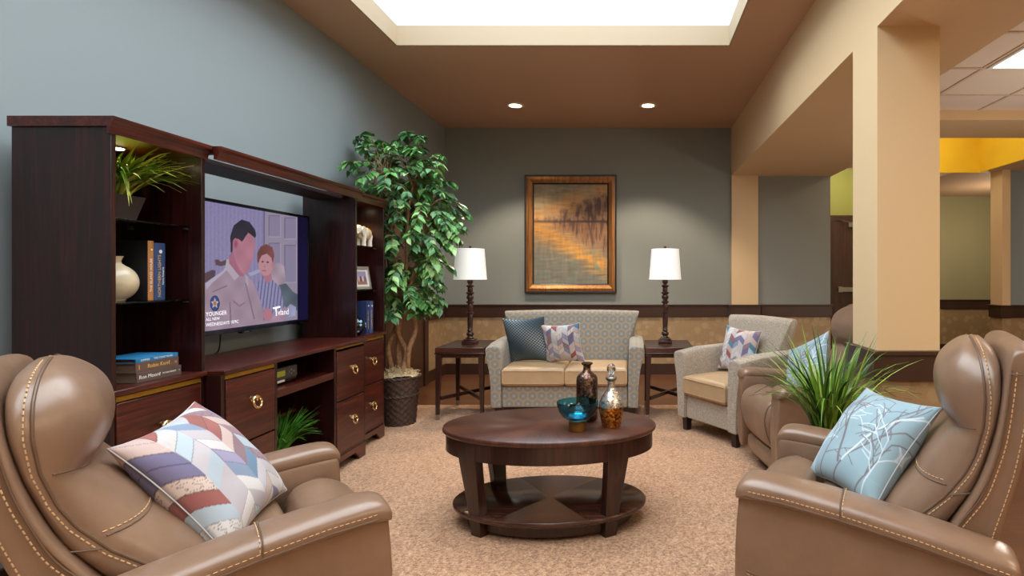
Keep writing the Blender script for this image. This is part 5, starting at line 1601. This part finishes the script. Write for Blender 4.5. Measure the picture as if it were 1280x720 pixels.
    row = [front(u, 0.772 + 0.02 * abs(u) ** 3) + Vector((-0.001, 0, 0)) for u in np.linspace(-0.98, 0.98, 40)]
    MB().tube(row, 0.0022, 6).build('piping', M['piping'], bc)
    return t
def recline(root, deg):
    """lean the back of one chair further on its hinge"""
    piv = Vector((-0.16, 0, 0.42)); Q = Matrix.Rotation(R(-deg), 4, 'Y')
    for ch in root.children:
        if ch.name.split('.')[0] in ('back_shell', 'back_cushion'):
            ch.rotation_euler = (0, R(-deg), 0)
            ch.location = piv - (Q @ piv)
RC = recliner('taupe leather recliner in the right foreground with a blue branch-print pillow', (0.79, 1.894, 0.006), R(154.4))
rl = copy_thing(RC, 'taupe leather recliner in the left foreground holding a patchwork pillow', (-1.179, 1.62, 0.006), R(39.3))
recline(rl, 5)
copy_thing(RC, 'taupe leather recliner partly hidden behind the pillar and the tall grass plant', (1.10, 3.48, 0.006), R(187))

# ---------------------------------------------------------------- pillows
def pillow(name, label, loc, rot, size, T, pattern, mat, n=120, seed=0, group=None):
    us = np.linspace(-1, 1, n)
    U, V = np.meshgrid(us, us, indexing='ij')
    pin = 0.105
    Xp = size / 2 * U * (1 - pin * (1 - V ** 2) ** 1.0 * np.abs(U) ** 3)
    Zp = size / 2 * V * (1 - pin * (1 - U ** 2) ** 1.0 * np.abs(V) ** 3)
    th = T / 2 * ((1 - np.abs(U) ** 2.4) * (1 - np.abs(V) ** 2.4)) ** 0.55 + 0.0025
    wr = np.zeros_like(U)
    for i in range(n):
        for j in range(n):
            wr[i, j] = noise.noise(Vector((U[i, j] * 2.2 + seed, V[i, j] * 2.2, seed * 3.1)))
    th = th * (1 + 0.10 * wr) + 0.0025 * wr * (np.abs(U) > 0.6) * (np.abs(V) > 0.6)
    f = [[(Xp[i, j], -th[i, j], Zp[i, j]) for j in range(n)] for i in range(n)]
    b_ = [[(Xp[i, j], th[i, j], Zp[i, j]) for j in range(n)] for i in range(n)]
    mb = MB()
    mb.grid(f); mb.grid([r_[::-1] for r_ in b_])
    o = mb.build(name, mat, None, smooth=180, recalc=False)
    c = nlin(np.clip(pattern(U, V, seed), 0, 255)).reshape(n, n, 3)
    paint(o, np.concatenate([c.reshape(-1, 3), c[:, ::-1].reshape(-1, 3)]))
    Rm = Matrix(rot) if not isinstance(rot, Matrix) else rot
    M4 = Rm.to_4x4(); M4.translation = Vector(loc)
    o.matrix_world = M4
    seam = MB().tube([Vector((size / 2 * u * (1 - pin * (1 - v * v) * abs(u) ** 3), 0, size / 2 * v * (1 - pin * (1 - u * u) * abs(v) ** 3))) for u, v in
                      [(x, -1) for x in np.linspace(-1, 1, 30)] + [(1, x) for x in np.linspace(-1, 1, 30)[1:]] + [(x, 1) for x in np.linspace(1, -1, 30)[1:]] + [(-1, x) for x in np.linspace(1, -1, 30)[1:-1]]], 0.0018, 6, True)
    s = seam.build('seam', SEAM[mat.name], o)
    return tag(o, label, 'pillow', group)
SEAM = {M['pillow_print'].name: simple('pale_seam', rgb(206, 204, 206), 0.8), M['satin'].name: simple('navy_seam', rgb(62, 78, 92), 0.5)}

def chevron(ncol, hcell, slope):
    pal = np.array([(214, 206, 206), (206, 198, 204), (222, 214, 212), (196, 186, 192), (204, 178, 172), (214, 190, 180), (110, 140, 168), (86, 128, 156), (140, 156, 184), (120, 112, 146), (160, 150, 182), (158, 92, 86), (188, 200, 212), (150, 118, 128), (204, 196, 202), (218, 208, 204)], float)
    def f(U, V, seed):
        x = (U + 1) / 2 * ncol
        ci = np.floor(x).astype(int)
        fx = x - ci
        z = (V + 1) / 2 / hcell + np.where(ci % 2 == 0, fx, 1 - fx) * slope
        ri = np.floor(z).astype(int)
        fz = z - ri
        h = (np.sin((ci * 12.9898 + ri * 78.233 + seed * 37.7)) * 43758.5453) % 1.0
        col = pal[(h * len(pal)).astype(int)] * 0.92
        h2 = (np.sin((ci * 3.17 + ri * 17.1 + seed)) * 917.53) % 1.0
        col = col * (0.95 + 0.1 * h2[..., None])
        line = (fz < 0.05) | (fz > 0.95) | (fx < 0.02) | (fx > 0.98)
        col = np.where((line & (h2 > 0.45))[..., None], col * 0.72, col)
        # scribbled ornament on some cells
        orn = (h2 > 0.8) & (np.abs(np.sin(fx * 9 + np.cos(fz * 11) * 2.2)) < 0.22)
        col = np.where(orn[..., None], col * 0.62, col)
        return col
    return f
def hexdots(U, V, seed):
    k = 13.0
    a = U * k / 2; w = V * k / 2 / 0.5 * 0.62
    def d(o1, o2): return np.sqrt(((a + o1) % 1 - .5) ** 2 + (((w + o2) % 1 - .5) / 1.05) ** 2)
    r = np.minimum(d(0, 0), d(.5, .5))
    base = np.zeros(U.shape + (3,)) + np.array([62, 86, 102])
    dot = np.array([176, 190, 198], float)
    f = np.clip((0.30 - r) / 0.08, 0, 1)[..., None]
    g = (0.72 + 0.28 * np.sin(U * 2.3 + V * 3.1))[..., None]
    return base * (1 - f) + dot * g * f
def branches(U, V, seed):
    rnd = random.Random(seed + 40)
    col = np.zeros(U.shape + (3,)) + np.array([150, 174, 184])
    segs = []
    def grow(x, y, a, L, w, dep, c):
        steps = 5
        for k in range(steps):
            a += rnd.uniform(-0.22, 0.22)
            x2, y2 = x + L / steps * math.cos(a), y + L / steps * math.sin(a)
            segs.append((x, y, x2, y2, w * (1 - 0.5 * k / steps), w * (1 - 0.5 * (k + 1) / steps), c))
            x, y = x2, y2
            if dep > 0 and k >= 1 and rnd.random() < 0.8:
                grow(x, y, a + rnd.choice((-1, 1)) * rnd.uniform(0.4, 0.9), L * rnd.uniform(0.4, 0.62), w * 0.6, dep - 1, c)
    G, Wt = np.array([120, 114, 118.]), np.array([208, 216, 222.])
    for x, y, a, L, w, c in ((-0.75, -1.0, 1.5, 1.3, 0.016, Wt), (-0.5, -1.0, 1.35, 1.1, 0.018, G), (0.05, -0.6, 1.9, 1.5, 0.032, G), (-0.1, -1.0, 1.2, 1.7, 0.022, G), (0.15, -0.55, 0.9, 1.5, 0.026, Wt), (0.55, -1.0, 1.25, 1.1, 0.018, G), (0.9, 0.95, -2.2, 0.8, 0.016, G), (0.75, -0.9, 1.6, 1.0, 0.014, Wt), (-0.95, 0.1, 0.9, 0.8, 0.014, G)):
        grow(x, y, a, L, w, 2, c)
    for x1, y1, x2, y2, w1, w2, c in segs:
        dx, dy = x2 - x1, y2 - y1
        tt = np.clip(((U - x1) * dx + (V - y1) * dy) / (dx * dx + dy * dy + 1e-9), 0, 1)
        dd = np.sqrt((U - x1 - tt * dx) ** 2 + (V - y1 - tt * dy) ** 2)
        ww = np.maximum(0.008, w1 + (w2 - w1) * tt)
        f = np.clip((ww - dd) / 0.008 + 0.5, 0, 1)[..., None]
        col = col * (1 - f) + c * f
    return col
G_ = None
pillow('pillow', 'large chevron patchwork pillow in pastel colours on the left foreground recliner', (-1.25, 1.653, 0.640), ((-0.2264, -0.7615, -0.6073), (0.9715, -0.1317, -0.197), (0.0701, -0.6346, 0.7697)), 0.41, 0.17, chevron(6, 0.125, 1.0), M['pillow_print'], 150, 1)
pillow('pillow', 'pale blue branch-print pillow on the right foreground recliner', (0.815, 1.935, 0.642), ((0.6153, 0.7656, -0.1881), (0.1495, 0.1209, 0.9813), (0.774, -0.6319, -0.0401)), 0.395, 0.16, lambda U, V, s: branches(-V, U, s), M['pillow_print'], 190, 2)
pillow('pillow', 'navy satin pillow with silver dots on the left end of the loveseat', (-0.955, 5.0, 0.65), ((0.951, 0.2945, -0.0939), (-0.2934, 0.9257, -0.22), (0.097, 0.22, 0.97)), 0.42, 0.13, hexdots, M['satin'], 170, 3)
pillow('pillow', 'small pastel chevron pillow in front of the navy one on the loveseat', (-0.62, 4.905, 0.63), ((0.97, 0.20, -0.12), (-0.2, 0.95, -0.22), (0.06, 0.24, 0.97)), 0.36, 0.12, chevron(7, 0.12, 0.9), M['pillow_print'], 120, 4)
pillow('pillow', 'small pastel chevron pillow on the tweed armchair', (0.84, 4.45, 0.63), Matrix.Rotation(R(-50), 3, 'Z') @ Matrix.Rotation(R(-14), 3, 'X') @ Matrix.Rotation(R(4), 3, 'Y'), 0.36, 0.12, chevron(7, 0.12, 0.9), M['pillow_print'], 120, 6)
pillow('pillow', 'pale blue branch-print pillow on the recliner behind the pillar', (1.06, 3.42, 0.64), Matrix.Rotation(R(-76), 3, 'Z') @ Matrix.Rotation(R(-18), 3, 'X') @ Matrix.Rotation(R(-24), 3, 'Y'), 0.40, 0.13, branches, M['pillow_print'], 150, 9)

# tall grass between the right-hand recliners
t = potted_grass('potted_grass', 'tall arching grass plant standing between the two right-hand recliners', (0.90, 2.58, 0.006),
                 [(0.11, 0), (0.13, 0.50), (0.12, 0.50), (0.115, 0.46), (0, 0.46)], 28, 190, 0.58, 0.36, 21, 0.475, pot_dark, droop=0.78, width=0.011,
                 keep=lambda p: not (p.x + 0.90 > 1.16 and p.y + 2.58 > 2.73))
